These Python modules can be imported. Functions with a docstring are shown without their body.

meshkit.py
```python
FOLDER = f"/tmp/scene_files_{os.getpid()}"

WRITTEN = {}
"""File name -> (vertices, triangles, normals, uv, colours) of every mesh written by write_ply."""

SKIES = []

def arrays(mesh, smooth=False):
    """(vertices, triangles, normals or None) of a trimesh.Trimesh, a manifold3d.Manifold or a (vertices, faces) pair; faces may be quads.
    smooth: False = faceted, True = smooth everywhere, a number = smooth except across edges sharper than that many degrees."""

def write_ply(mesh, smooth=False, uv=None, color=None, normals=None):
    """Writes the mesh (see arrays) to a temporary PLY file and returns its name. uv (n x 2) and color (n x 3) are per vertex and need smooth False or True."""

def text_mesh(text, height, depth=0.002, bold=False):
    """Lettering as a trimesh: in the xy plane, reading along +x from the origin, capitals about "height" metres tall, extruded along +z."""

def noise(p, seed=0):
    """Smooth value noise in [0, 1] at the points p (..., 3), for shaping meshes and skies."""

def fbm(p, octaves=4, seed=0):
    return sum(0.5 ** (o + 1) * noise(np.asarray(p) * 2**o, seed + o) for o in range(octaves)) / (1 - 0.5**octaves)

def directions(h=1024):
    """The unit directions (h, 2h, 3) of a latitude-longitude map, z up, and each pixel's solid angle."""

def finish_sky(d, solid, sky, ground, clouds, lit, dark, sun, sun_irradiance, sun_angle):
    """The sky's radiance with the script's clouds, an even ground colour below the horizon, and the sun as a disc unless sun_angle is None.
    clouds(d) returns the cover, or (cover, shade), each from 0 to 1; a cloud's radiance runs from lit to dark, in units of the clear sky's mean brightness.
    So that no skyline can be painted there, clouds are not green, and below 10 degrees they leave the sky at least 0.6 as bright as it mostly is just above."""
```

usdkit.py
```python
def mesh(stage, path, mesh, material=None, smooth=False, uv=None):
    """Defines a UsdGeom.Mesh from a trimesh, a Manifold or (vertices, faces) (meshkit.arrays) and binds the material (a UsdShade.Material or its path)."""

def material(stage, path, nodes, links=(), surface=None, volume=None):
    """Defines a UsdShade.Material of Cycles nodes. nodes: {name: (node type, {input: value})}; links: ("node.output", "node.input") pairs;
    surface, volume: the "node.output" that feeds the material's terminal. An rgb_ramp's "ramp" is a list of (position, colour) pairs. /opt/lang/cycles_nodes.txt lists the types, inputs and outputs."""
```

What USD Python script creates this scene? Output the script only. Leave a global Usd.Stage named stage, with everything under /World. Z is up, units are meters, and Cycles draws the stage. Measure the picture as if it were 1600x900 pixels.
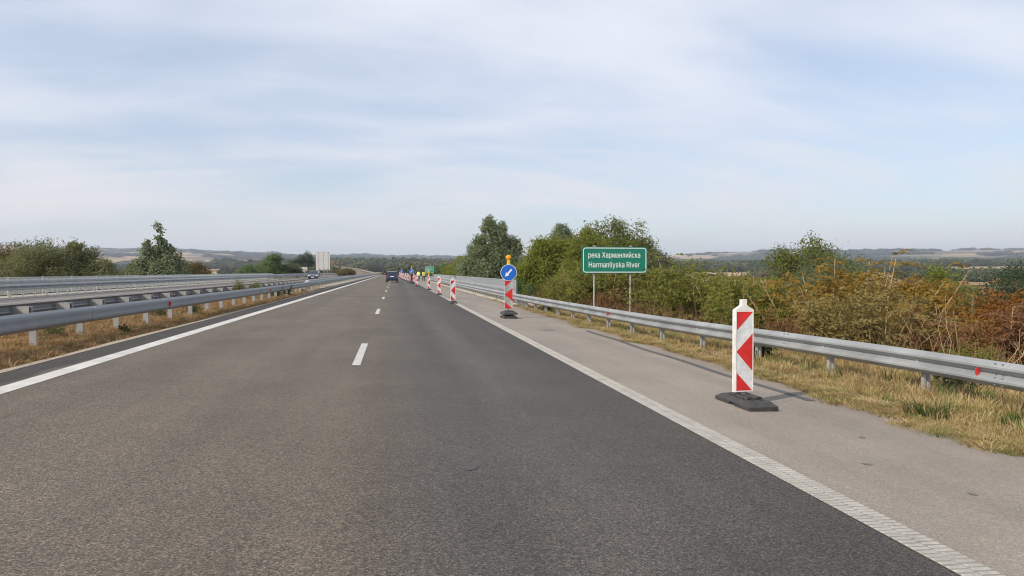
import math
import numpy as np, trimesh, manifold3d
from manifold3d import Manifold
from shapely.geometry import Polygon, Point
import usdkit, meshkit
from pxr import Usd, UsdGeom, UsdLux, UsdShade, Gf, Sdf, Vt

stage = Usd.Stage.CreateInMemory()
UsdGeom.SetStageUpAxis(stage, UsdGeom.Tokens.z)
UsdGeom.SetStageMetersPerUnit(stage, 1.0)
W = UsdGeom.Xform.Define(stage, '/World'); stage.SetDefaultPrim(W.GetPrim())
UsdGeom.Scope.Define(stage, '/World/Looks')

# ------------------------------------------------------------------ camera
EYE = 1.5
FPX, IMW, IMH = 1067.0, 1600.0, 900.0
PITCH = math.atan(26 / FPX); YAW = math.atan(184 / math.hypot(FPX, 26))
cam = UsdGeom.Camera.Define(stage, '/World/camera')
cam.CreateHorizontalApertureAttr(36.0); cam.CreateVerticalApertureAttr(36.0 * IMH / IMW)
cam.CreateFocalLengthAttr(36.0 * FPX / IMW)
cam.CreateClippingRangeAttr(Gf.Vec2f(0.05, 40000))
cam.AddTranslateOp().Set(Gf.Vec3d(0, 0, EYE))
cam.AddRotateXYZOp().Set(Gf.Vec3f(90 - math.degrees(PITCH), 0, -math.degrees(YAW)))
cam.CreateExposureAttr(0.15)

# ------------------------------------------------------------------ sky and sun
SUN_EL = math.radians(38.0)
SUN_DIR = np.array([-0.86 * math.cos(SUN_EL), -0.51 * math.cos(SUN_EL), math.sin(SUN_EL)]); SUN_DIR /= np.linalg.norm(SUN_DIR)
SKY = dict(strength=0.14, sun=1.02)
sky_mat = usdkit.material(stage, '/World/Looks/sky', {
    'tc': ('texture_coordinate', {}),
    'sky': ('sky_texture', {'sky_type': 'single_scattering', 'sun_disc': False, 'sun_elevation': SUN_EL,
                            'sun_rotation': math.atan2(SUN_DIR[0], SUN_DIR[1]), 'altitude': 100.0, 'air_density': 1.0,
                            'aerosol_density': 1.3, 'ozone_density': 2.0}),
    'sep': ('separate_xyz', {}),
    'zz': ('math', {'math_type': 'maximum', 'value2': 0.0}),
    'za': ('math', {'math_type': 'add', 'value2': 0.22}),
    'dx': ('math', {'math_type': 'divide'}), 'dy': ('math', {'math_type': 'divide'}),
    'xy': ('combine_xyz', {'z': 0.0}),
    'm1': ('mapping', {'mapping_type': 'point', 'rotation': (0, 0, 0.95), 'scale': (0.8, 1.6, 1), 'location': (0.3, 1.7, 0)}),
    'n1': ('noise_texture', {'scale': 1.0, 'detail': 5.0, 'roughness': 0.48, 'distortion': 0.35}),
    'm2': ('mapping', {'mapping_type': 'point', 'rotation': (0, 0, 1.1), 'scale': (0.9, 3.4, 1), 'location': (4.3, 0.2, 0)}),
    'n2': ('noise_texture', {'scale': 1.6, 'detail': 6.0, 'roughness': 0.52, 'distortion': 0.5}),
    'mx': ('mix_float', {'fac': 0.17}),
    'rp': ('map_range', {'range_type': 'smoothstep', 'from_min': 0.32, 'from_max': 0.67, 'to_min': 0.30, 'to_max': 0.93, 'clamp': True}),
    'low': ('map_range', {'range_type': 'smoothstep', 'from_min': -0.02, 'from_max': 0.12, 'to_min': 0.75, 'to_max': 1.0, 'clamp': True}),
    'cf': ('math', {'math_type': 'multiply'}),
    'warm': ('map_range', {'range_type': 'smoothstep', 'from_min': 0.0, 'from_max': 0.28, 'to_min': 0.0, 'to_max': 1.0, 'clamp': True}),
    'cc': ('mix', {'mix_type': 'mix', 'color1': (5.9, 5.5, 5.35), 'color2': (5.6, 5.85, 6.4)}),
    'cloud': ('mix', {'mix_type': 'mix'}),
    'bg': ('background_shader', {'strength': SKY['strength']})},
    [('tc.generated', 'sep.vector'), ('sep.z', 'zz.value1'), ('zz.value', 'za.value1'),
     ('sep.x', 'dx.value1'), ('za.value', 'dx.value2'), ('sep.y', 'dy.value1'), ('za.value', 'dy.value2'),
     ('dx.value', 'xy.x'), ('dy.value', 'xy.y'), ('xy.vector', 'm1.vector'), ('xy.vector', 'm2.vector'),
     ('m1.vector', 'n1.vector'), ('m2.vector', 'n2.vector'), ('n1.fac', 'mx.a'), ('n2.fac', 'mx.b'),
     ('mx.result', 'rp.value'), ('sep.z', 'low.value'), ('rp.result', 'cf.value1'), ('low.result', 'cf.value2'),
     ('sky.color', 'cloud.color1'), ('sep.z', 'warm.value'), ('warm.result', 'cc.fac'), ('cc.color', 'cloud.color2'), ('cf.value', 'cloud.fac'), ('cloud.color', 'bg.color')], surface='bg.background')
dome = UsdLux.DomeLight.Define(stage, '/World/sky')
UsdShade.MaterialBindingAPI.Apply(dome.GetPrim()).Bind(sky_mat)
sun = UsdLux.DistantLight.Define(stage, '/World/sun')
sun.CreateNormalizeAttr(True); sun.CreateIntensityAttr(SKY['sun']); sun.CreateAngleAttr(0.6); sun.CreateColorAttr(Gf.Vec3f(1.0, 0.91, 0.78))
_q = Gf.Rotation(Gf.Vec3d(0, 0, 1), Gf.Vec3d(*map(float, SUN_DIR))).GetQuat()
sun.AddOrientOp(UsdGeom.XformOp.PrecisionDouble).Set(Gf.Quatd(_q.GetReal(), _q.GetImaginary()))

# ------------------------------------------------------------------ helpers
USED = {}
def numbered(parent, name):
    k = (parent, name); n = USED.get(k, 0); USED[k] = n + 1
    return name if n == 0 else f'{name}_{n:03d}'
def path_of(p): return '/World' if p is None else str(p.GetPath())
def tag(p, label=None, cat=None, group=None, kind=None):
    for k, v in (('label', label), ('category', cat), ('group', group), ('kind', kind)):
        if v: p.SetCustomDataByKey(k, v)
    return p
def obj(name, mesh, mat, parent=None, smooth=False, uv=None, label=None, kind=None):
    par = path_of(parent)
    m = usdkit.mesh(stage, f'{par}/{numbered(par, name)}', mesh, mat, smooth=smooth, uv=uv)
    p = m.GetPrim(); tag(p, label, None, None, kind)
    return p
def place(p, loc, rz=0.0, sc=1.0):
    x = UsdGeom.Xformable(p); sc = (sc,) * 3 if np.ndim(sc) == 0 else sc
    t = p.GetAttribute('xformOp:translate')
    if t and t.HasAuthoredValue() and not p.IsInstanceable():
        x.ClearXformOpOrder()
    x.AddTranslateOp().Set(Gf.Vec3d(*map(float, loc))); x.AddRotateZOp().Set(float(math.degrees(rz))); x.AddScaleOp().Set(Gf.Vec3f(*map(float, sc)))
def thing(name, label, cat, loc=(0, 0, 0), rz=0.0, group=None, sc=1.0):
    p = UsdGeom.Xform.Define(stage, f'/World/{numbered("/World", name)}').GetPrim()
    place(p, loc, rz, sc)
    return tag(p, label, cat, group)
def dup(root, name, loc, rz, label, cat, group=None, sc=1.0):
    p = UsdGeom.Xform.Define(stage, f'/World/{numbered("/World", name)}').GetPrim()
    p.GetReferences().AddInternalReference(root.GetPath())
    x = UsdGeom.Xformable(p); sc = (sc,) * 3 if np.ndim(sc) == 0 else sc
    p.GetAttribute('xformOp:translate').Set(Gf.Vec3d(*map(float, loc)))
    p.GetAttribute('xformOp:rotateZ').Set(float(math.degrees(rz)))
    p.GetAttribute('xformOp:scale').Set(Gf.Vec3f(*map(float, sc)))
    p.SetInstanceable(True)
    return tag(p, label, cat, group)
def struct(name, parent=None, label=None):
    p = UsdGeom.Xform.Define(stage, f'/World/{numbered("/World", name)}').GetPrim()
    return tag(p, label, None, None, 'structure')
def cat_(ms): return trimesh.util.concatenate([m if isinstance(m, trimesh.Trimesh) else tm(m) for m in ms])
def tm(m):
    v, f, _ = meshkit.arrays(m); return trimesh.Trimesh(v, f, process=False)
def box(x0, x1, y0, y1, z0, z1):
    b = trimesh.creation.box((x1 - x0, y1 - y0, z1 - z0)); b.apply_translation(((x0 + x1) / 2, (y0 + y1) / 2, (z0 + z1) / 2)); return b
def bevel_box(x0, x1, y0, y1, z0, z1, b=0.01):
    pts = []
    for sx, xx in ((1, x0), (-1, x1)):
        for sy, yy in ((1, y0), (-1, y1)):
            for sz, zz in ((1, z0), (-1, z1)):
                pts += [(xx, yy + sy * b, zz + sz * b), (xx + sx * b, yy, zz + sz * b), (xx + sx * b, yy + sy * b, zz)]
    return trimesh.convex.convex_hull(np.array(pts))
def tube(pts, rad, n=8, cap=True):
    pts = np.asarray(pts, float); rad = np.broadcast_to(rad, len(pts)).astype(float)
    V, F = [], []
    for i, p in enumerate(pts):
        t = pts[min(i + 1, len(pts) - 1)] - pts[max(i - 1, 0)]; t /= np.linalg.norm(t) + 1e-12
        a = np.cross(t, (0, 0, 1) if abs(t[2]) < 0.9 else (1, 0, 0)); a /= np.linalg.norm(a); b = np.cross(t, a)
        for k in range(n):
            q = 2 * math.pi * k / n; V.append(p + rad[i] * (math.cos(q) * a + math.sin(q) * b))
    for i in range(len(pts) - 1):
        for k in range(n):
            a, b = i * n + k, i * n + (k + 1) % n
            F += [(a, a + n, b + n), (a, b + n, b)]
    if cap:
        for i, s in ((0, 1), (len(pts) - 1, -1)):
            c = len(V); V.append(pts[i])
            for k in range(n):
                a, b = i * n + k, i * n + (k + 1) % n
                F.append((c, a, b) if s > 0 else (c, b, a))
    return trimesh.Trimesh(np.array(V), np.array(F), process=False)
def cyl(p0, p1, r, n=16): return tube([p0, p1], r, n)
def extr_y(poly, y0, y1):
    """polygon in (x, z), extruded along y from y0 to y1"""
    m = trimesh.creation.extrude_polygon(poly, y1 - y0, engine='earcut')
    v = m.vertices.copy(); m.vertices = np.stack([v[:, 0], y1 - v[:, 2], v[:, 1]], 1); return m
def ss(t): t = np.clip(t, 0, 1); return t * t * (3 - 2 * t)

# ------------------------------------------------------------------ materials
def mat(name, nodes, links, surface='p.BSDF', volume=None):
    return usdkit.material(stage, f'/World/Looks/{name}', nodes, links, surface=surface, volume=volume)
def plain(name, col, rough=0.5, metal=0.0, var=0.12, scale=6.0, bump=0.0, bscale=60.0, coat=0.0, spec=0.5):
    lo = tuple(c * (1 - var) for c in col); hi = tuple(min(1, c * (1 + var)) for c in col)
    nodes = {'tc': ('texture_coordinate', {}), 'n': ('noise_texture', {'scale': scale, 'detail': 4.0, 'roughness': 0.6}),
             'r': ('rgb_ramp', {'ramp': [(0.3, lo), (0.7, hi)]}),
             'rr': ('map_range', {'from_min': 0.3, 'from_max': 0.7, 'to_min': rough * 0.85, 'to_max': min(1, rough * 1.2)}),
             'p': ('principled_bsdf', {'metallic': metal, 'coat_weight': coat, 'specular_ior_level': spec})}
    links = [('tc.object', 'n.vector'), ('n.fac', 'r.fac'), ('r.color', 'p.base_color'), ('n.fac', 'rr.value'), ('rr.result', 'p.roughness')]
    if bump:
        nodes['nb'] = ('noise_texture', {'scale': bscale, 'detail': 3.0}); nodes['b'] = ('bump', {'strength': bump, 'distance': 0.01})
        links += [('tc.object', 'nb.vector'), ('nb.fac', 'b.height'), ('b.normal', 'p.normal')]
    return mat(name, nodes, links)

def asphalt(name, ramp, grain=0.35, spots=1.0, tint_lo=(0.9, 0.93, 1.0), tint_hi=(1.08, 1.0, 0.9)):
    """ramp: (lateral metres, colour); uv = (lateral, station)"""
    lo, hi = ramp[0][0], ramp[-1][0]
    stops = [((x - lo) / (hi - lo), c) for x, c in ramp]
    nodes = {
        'tc': ('texture_coordinate', {}), 'geo': ('geometry', {}), 'sep': ('separate_xyz', {}),
        'wob': ('noise_texture', {'scale': 0.35, 'detail': 4.0}), 'wr': ('map_range', {'from_min': 0.3, 'from_max': 0.7, 'to_min': -0.16, 'to_max': 0.16}),
        'lat': ('math', {'math_type': 'add'}), 'mr': ('map_range', {'from_min': lo, 'from_max': hi, 'to_min': 0, 'to_max': 1, 'clamp': True}),
        'rp': ('rgb_ramp', {'ramp': stops}),
        'ms': ('mapping', {'mapping_type': 'point', 'scale': (1.6, 0.09, 1)}), 'ns': ('noise_texture', {'scale': 1.0, 'detail': 5.0, 'roughness': 0.6}),
        'sr': ('rgb_ramp', {'ramp': [(0.25, (0.82, 0.82, 0.83)), (0.5, (1, 1, 1)), (0.75, (1.15, 1.14, 1.12))]}),
        'np': ('noise_texture', {'scale': 0.5, 'detail': 6.0, 'roughness': 0.65}),
        'pr': ('rgb_ramp', {'ramp': [(0.3, (0.86, 0.86, 0.86)), (0.7, (1.12, 1.12, 1.12))]}),
        'v': ('voronoi_texture', {'scale': 115.0, 'feature': 'f1'}),
        'vs': ('separate_color', {}),
        'gr': ('rgb_ramp', {'ramp': [(0.0, tuple((1 - grain * 1.1) * c for c in tint_lo)), (0.45, (1 - grain * .35,) * 3), (0.8, tuple((1 + grain * .45) * c for c in tint_hi)), (1.0, tuple((1 + grain * 1.9) * c for c in tint_hi))]}),
        'v2': ('noise_texture', {'scale': 58.0, 'detail': 3.0, 'roughness': 0.7}),
        'g2': ('rgb_ramp', {'ramp': [(0.3, (1 - grain * .4,) * 3), (0.7, (1 + grain * .4,) * 3)]}),
        'st': ('noise_texture', {'scale': 1.15, 'detail': 3.0, 'roughness': 0.5}),
        'str': ('rgb_ramp', {'ramp': [(0.0, (1, 1, 1)), (0.70, (1, 1, 1)), (0.76, (1 - .38 * spots,) * 3), (1.0, (1 - .42 * spots,) * 3)]}),
        'x1': ('mix', {'mix_type': 'multiply', 'fac': 1.0}), 'x2': ('mix', {'mix_type': 'multiply', 'fac': 1.0}), 'x3': ('mix', {'mix_type': 'multiply', 'fac': 1.0}),
        'x4': ('mix', {'mix_type': 'multiply', 'fac': 1.0}), 'x5': ('mix', {'mix_type': 'multiply', 'fac': 1.0}),
        'b': ('bump', {'strength': 0.35, 'distance': 0.004}),
        'p': ('principled_bsdf', {'roughness': 0.82, 'specular_ior_level': 0.35})}
    links = [('tc.UV', 'sep.vector'), ('geo.position', 'wob.vector'), ('wob.fac', 'wr.value'), ('sep.x', 'lat.value1'), ('wr.result', 'lat.value2'),
             ('lat.value', 'mr.value'), ('mr.result', 'rp.fac'), ('tc.UV', 'ms.vector'), ('ms.vector', 'ns.vector'), ('ns.fac', 'sr.fac'),
             ('geo.position', 'np.vector'), ('np.fac', 'pr.fac'), ('geo.position', 'v.vector'), ('v.color', 'vs.color'), ('vs.r', 'gr.fac'),
             ('geo.position', 'v2.vector'), ('v2.fac', 'g2.fac'), ('geo.position', 'st.vector'), ('st.fac', 'str.fac'),
             ('rp.color', 'x1.color1'), ('sr.color', 'x1.color2'), ('x1.color', 'x2.color1'), ('pr.color', 'x2.color2'),
             ('x2.color', 'x3.color1'), ('gr.color', 'x3.color2'), ('x3.color', 'x4.color1'), ('g2.color', 'x4.color2'),
             ('x4.color', 'x5.color1'), ('str.color', 'x5.color2'), ('x5.color', 'p.base_color'),
             ('v.distance', 'b.height'), ('b.normal', 'p.normal')]
    return mat(name, nodes, links)

LB, RB = (0.122, 0.105, 0.086), (0.073, 0.068, 0.063)
def sc(c, k): return tuple(x * k for x in c)
M = {}
M['carriageway'] = asphalt('carriageway_asphalt', [(-5.3, sc(RB, .72)), (-4.62, sc(RB, .72)), (-4.5, sc(LB, .98)), (-3.9, sc(LB, 1.04)), (-3.2, sc(LB, .93)), (-2.4, sc(LB, 1.08)), (-1.4, sc(LB, .98)), (-0.62, sc(LB, .98)),
                                       (-0.2, sc(LB, .86)), (0.35, sc(RB, 1.12)), (0.75, sc(RB, 1.0)), (1.3, sc(RB, 1.26)), (1.9, sc(RB, .98)), (2.6, sc(RB, .86)), (3.2, sc(RB, .95))], grain=0.48)
M['shoulder'] = asphalt('shoulder_asphalt', [(2.8, (0.226, 0.202, 0.176)), (3.6, (0.246, 0.219, 0.190)), (5.0, (0.248, 0.220, 0.189)), (5.9, (0.215, 0.183, 0.150))], grain=0.16, spots=0.5)
M['opposite'] = asphalt('opposite_asphalt', [(-21, (0.15, 0.14, 0.13)), (-14, (0.13, 0.125, 0.12)), (-8, (0.12, 0.115, 0.11))], grain=0.2)
M['tar'] = plain('tar_seal', (0.075, 0.072, 0.07), 0.7, var=0.2, scale=3)
M['stain_dark'] = plain('oil_stain_dark', (0.066, 0.062, 0.06), 0.75, var=0.3, scale=30, bump=.6)
M['stain'] = plain('oil_stain', (0.165, 0.145, 0.128), 0.8, var=0.3, scale=30)
M['joint'] = plain('joint_sealant', (0.03, 0.03, 0.03), 0.7)
M['paint'] = plain('road_paint', (0.47, 0.45, 0.42), 0.6, var=0.22, scale=14, bump=0.3)
M['paint_bright'] = plain('edge_line_paint', (0.53, 0.51, 0.47), 0.55, var=0.2, scale=4, bump=0.2)
M['paint_dirty'] = plain('dirty_line_paint', (0.255, 0.236, 0.21), 0.7, var=0.2, scale=9)
M['paint_worn'] = plain('rumble_paint', (0.355, 0.335, 0.30), 0.65, var=0.18, scale=7, bump=0.3)
M['concrete'] = plain('concrete', (0.42, 0.38, 0.32), 0.85, var=0.25, scale=3, bump=0.5)
M['gravel'] = plain('gravel', (0.34, 0.29, 0.225), 0.9, var=0.35, scale=25, bump=0.8)
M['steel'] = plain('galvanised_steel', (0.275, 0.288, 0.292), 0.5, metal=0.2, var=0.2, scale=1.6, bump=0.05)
M['steel_shaded'] = plain('shaded_galvanised_steel', (0.185, 0.195, 0.205), 0.5, metal=0.25, var=0.16, scale=1.6)  # galvanised steel with the shade on the median rails painted into its colour
M['steel_pale'] = plain('pale_galvanised_steel', (0.32, 0.315, 0.295), 0.55, metal=0.1, var=0.10, scale=5)
M['steel_dark'] = plain('weathered_steel', (0.22, 0.23, 0.24), 0.55, metal=0.4, var=0.2, scale=8)
M['bolt'] = plain('bolt_steel', (0.32, 0.33, 0.34), 0.4, metal=0.7)
M['bolt_light'] = plain('bolt_bright_zinc', (0.75, 0.75, 0.72), 0.35, metal=0.6)
M['red_reflector'] = plain('red_reflector', (0.62, 0.025, 0.02), 0.25, coat=0.4)
M['white_plastic'] = plain('white_plastic', (0.66, 0.65, 0.62), 0.42, var=0.15, scale=11)
M['white_sheet'] = plain('white_reflective_sheet', (0.60, 0.615, 0.61), 0.35, var=0.16, scale=10)
M['red_sheet'] = plain('red_reflective_sheet', (0.56, 0.024, 0.022), 0.35, var=0.16, scale=8)
M['rubber'] = plain('recycled_rubber', (0.042, 0.040, 0.039), 0.62, var=0.4, scale=18, bump=0.5)
M['blue_sheet'] = plain('blue_reflective_sheet', (0.012, 0.12, 0.52), 0.35, var=0.05)
M['green_sheet'] = plain('green_reflective_sheet', (0.006, 0.175, 0.115), 0.4, var=0.05, scale=3)
M['green_edge'] = plain('green_sign_edge', (0.008, 0.085, 0.055), 0.5)
M['sign_white'] = plain('white_lettering', (0.78, 0.80, 0.78), 0.4, var=0.03)
M['alu'] = plain('aluminium_sign_back', (0.50, 0.505, 0.50), 0.6, metal=0.0, var=0.04, scale=2)
M['alu_dark'] = plain('sign_back_ribs', (0.25, 0.26, 0.27), 0.5, metal=0.3)
M['amber'] = plain('amber_lens', (0.82, 0.29, 0.012), 0.22, var=0.15, scale=30, coat=0.5)
M['yellow_plastic'] = plain('yellow_plastic', (0.75, 0.45, 0.02), 0.45)
M['bark'] = plain('bark', (0.13, 0.105, 0.08), 0.9, var=0.3, scale=12, bump=0.8, bscale=25)
M['dry_stem'] = plain('dry_stem', (0.36, 0.25, 0.14), 0.85, var=0.3, scale=4)
M['fence'] = plain('fence_paint', (0.40, 0.43, 0.44), 0.5, metal=0.3, var=0.08)

# ------------------------------------------------------------------ road line
def cx(s):
    s = np.asarray(s, float); q = np.clip(s, 300, 1300)
    return -(q - 300) ** 2 / 4400 - np.clip(s - 1300, 0, 500) * 0.4545
_KS = np.array([-9000, 0, 200, 300, 420, 520, 620, 800, 1000, 1300, 1600, 2000, 12000.])
_KZ = np.array([0, 0, 0, -0.35, -2.2, -2.0, 0.3, 6.0, 11.0, 17.0, 18.0, 18.0, 18.0])
from scipy.interpolate import PchipInterpolator
_zr = PchipInterpolator(_KS, _KZ)
def zr(s): return _zr(np.asarray(s, float))
def xf(lat):
    """height of the paved or median surface at a lateral position"""
    lat = np.asarray(lat, float)
    own = -0.03 * np.clip(lat, -5.2, 6.0)
    opp = 0.2 + 0.0175 * (lat + 8.8)
    return np.where(lat > -5.2, own, np.where(lat < -8.8, opp, 0.156 + (0.2 - 0.156) * (-5.2 - lat) / 3.6))
def P(s, lat, dz=0.0):
    s, lat = np.broadcast_arrays(np.asarray(s, float), np.asarray(lat, float))
    t = (cx(s + 0.5) - cx(s - 0.5)); n = np.sqrt(1 + t * t)
    return np.stack([cx(s) + lat / n, s - lat * t / n, zr(s) + xf(lat) + dz], -1)
def stations(s0, s1, near=2.0):
    out = [s0]
    while out[-1] < s1:
        s = out[-1]; out.append(s + (near if s < 60 else 5 if s < 200 else 12))
    out[-1] = s1
    return np.array(out)
def strip(S, lats, dz=0.0):
    lats = np.asarray(lats, float); G = P(S[:, None], lats[None, :], dz)
    n, m = len(S), len(lats); idx = np.arange(n * m).reshape(n, m)
    q = np.stack([idx[:-1, :-1], idx[:-1, 1:], idx[1:, 1:], idx[1:, :-1]], -1).reshape(-1, 4)
    f = np.vstack([q[:, [0, 1, 2]], q[:, [0, 2, 3]]])
    uv = np.stack(np.broadcast_arrays(lats[None, :], S[:, None]), -1).reshape(-1, 2)
    return trimesh.Trimesh(G.reshape(-1, 3), f, process=False), uv
def slab(S, lat0, lat1, z0, z1):
    """closed raised strip (kerb) from lat0 to lat1"""
    n = len(S); ring = [P(S, lat0, z0), P(S, lat0, z1), P(S, lat1, z1), P(S, lat1, z0)]
    V = np.stack(ring, 1).reshape(-1, 3); F = []
    for i in range(n - 1):
        for k in range(4):
            a, b = i * 4 + k, i * 4 + (k + 1) % 4
            F += [(a, b, b + 4), (a, b + 4, a + 4)]
    F += [(0, 2, 1), (0, 3, 2), (4 * n - 4, 4 * n - 3, 4 * n - 2), (4 * n - 4, 4 * n - 2, 4 * n - 1)]
    m = trimesh.Trimesh(V, np.array(F), process=False); m.fix_normals(); return m

ROAD_END = 1500
road = struct('road', label='dual lane motorway carriageway with a pale right shoulder')
S = stations(-40, ROAD_END)
m, uv = strip(S, np.linspace(-5.12, 3.02, 12)); obj('carriageway', m, M['carriageway'], road, smooth=True, uv=uv)
m, uv = strip(S, np.linspace(3.02, 5.74, 6)); 
rg = np.random.default_rng(3)
obj('shoulder', m, M['shoulder'], road, smooth=True, uv=uv, label='pale pinkish grey hard shoulder')
m, uv = strip(stations(-40, 340), [-4.58, -4.32], 0.004); obj('edge_line', m, M['paint_bright'], road, label='solid white edge line beside the median')
m, uv = strip(stations(340, ROAD_END), [-4.58, -4.32], 0.004); obj('edge_line', m, M['paint_bright'], road)
m, uv = strip(stations(-40, ROAD_END), [2.90, 3.14], 0.004); obj('edge_line', m, M['paint_dirty'], road, label='profiled edge line beside the hard shoulder')
# raised ribs of the profiled line, near the camera
V, F = [], []
for i, s in enumerate(np.arange(1.2, 40, 0.050)):
    for l0, l1, o_ in ((2.905, 3.012, 0.0), (3.028, 3.135, 0.017)):
        w = 0.028; c = s + o_ + rg.normal() * .002
        a = P([c, c, c + w, c + w], [l0, l1, l1, l0], 0.0045); b = P([c + .005, c + .005, c + w - .005, c + w - .005], [l0 + .004, l1 - .004, l1 - .004, l0 + .004], 0.0100)
        o = len(V); V += list(b) + list(a)
        F += [(o, o + 1, o + 2), (o, o + 2, o + 3)] + [t for k in range(4) for t in ((o + 4 + k, o + 4 + (k + 1) % 4, o + (k + 1) % 4), (o + 4 + k, o + (k + 1) % 4, o + k))]
obj('line_ribs', (np.array(V), np.array(F)), M['paint_worn'], road, kind='stuff', label='raised ribs of the profiled edge line')
for k in range(-1, 45):
    s = 11.0 + 13.1 * k
    m, uv = strip(np.array([s, s + 1.65, s + 3.3]), [-0.665, -0.535], 0.004); obj('lane_dash', m, M['paint'], road)
m, uv = strip(stations(7.9, 18.4, .7), [5.16, 5.29], 0.004)
v = m.vertices; w = 0.03 * np.sin(v[:, 1] * 1.7); v[:, 0] += w + np.where(v[:, 1] > 12, (v[:, 1] - 12) * 0.012, 0); m.vertices = v
obj('tar_strip', m, M['tar'], road, label='dark bitumen seal strip along the shoulder edge')
for s in (40.0, 112.0):
    V = P(np.full(9, s), np.linspace(-5.1, 5.7, 9), 0.004); V2 = P(np.full(9, s + .35), np.linspace(-5.1, 5.7, 9), 0.004)
    f = [t for i in range(8) for t in ((i, i + 1, i + 10), (i, i + 10, i + 9))]
    obj('expansion_joint', (np.vstack([V, V2]), np.array(f)), M['joint'], road)
# small stains and patches
for (X, Y, a, b, ph) in ((0.58, 5.25, .06, .035, 0), (4.53, 6.0, .03, .012, 1), (4.9, 9.0, .06, .02, 2), (3.9, 5.1, .035, .012, 3), (4.15, 4.3, .03, .01, 4), (4.2, 18.5, .2, .1, 5)):
    t = np.linspace(0, 2 * math.pi, 29)[:-1]; r = 1 + .12 * np.sin(2 * t + ph) + .06 * np.sin(5 * t + 2 * ph)
    pts = P(Y + b * 3 * r * np.sin(t), X + a * r * np.cos(t), 0.0045); c = P(Y, X, 0.0045)
    obj('oil_stain', (np.vstack([c, pts]), np.array([(0, 1 + i, 1 + (i + 1) % 28) for i in range(28)])), M['stain_dark'] if X < 3 else M['stain'], road)
# median edge, opposite carriageway
median = struct('median')
sm = stations(-40, 700)
m, uv = strip(sm, [-5.27, -5.12], 0.006)
v = m.vertices; v[:, 0] += 0.16 * (meshkit.fbm(np.stack([v[:, 1] * 1.7, v[:, 0] * 0, v[:, 0] * 0], 1), 3) - .5) * (np.arange(len(v)) % 2 == 0); m.vertices = v
obj('gravel_edge', m, M['gravel'], median)
opp = struct('opposite_road', label='opposite carriageway beyond the median rails')
m, uv = strip(S, np.linspace(-20.45, -8.85, 8), 0.0); obj('opposite_carriageway', m, M['opposite'], opp, smooth=True, uv=uv)
for a, b in ((-9.55, -9.35), (-17.4, -17.2)):
    m, uv = strip(stations(-10, ROAD_END), [a, b], 0.004); obj('edge_line', m, M['paint'], opp)
for k in range(0, 40):
    m, uv = strip(np.array([11 + 13.1 * k, 14.3 + 13.1 * k]), [-13.4, -13.25], 0.004); obj('lane_dash', m, M['paint'], opp)
obj('bridge_ledge', slab(stations(15, 135), -22.4, -20.42, -0.5, 0.10), M['concrete'], opp, label='pale concrete ledge along the bridge edge')

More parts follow.
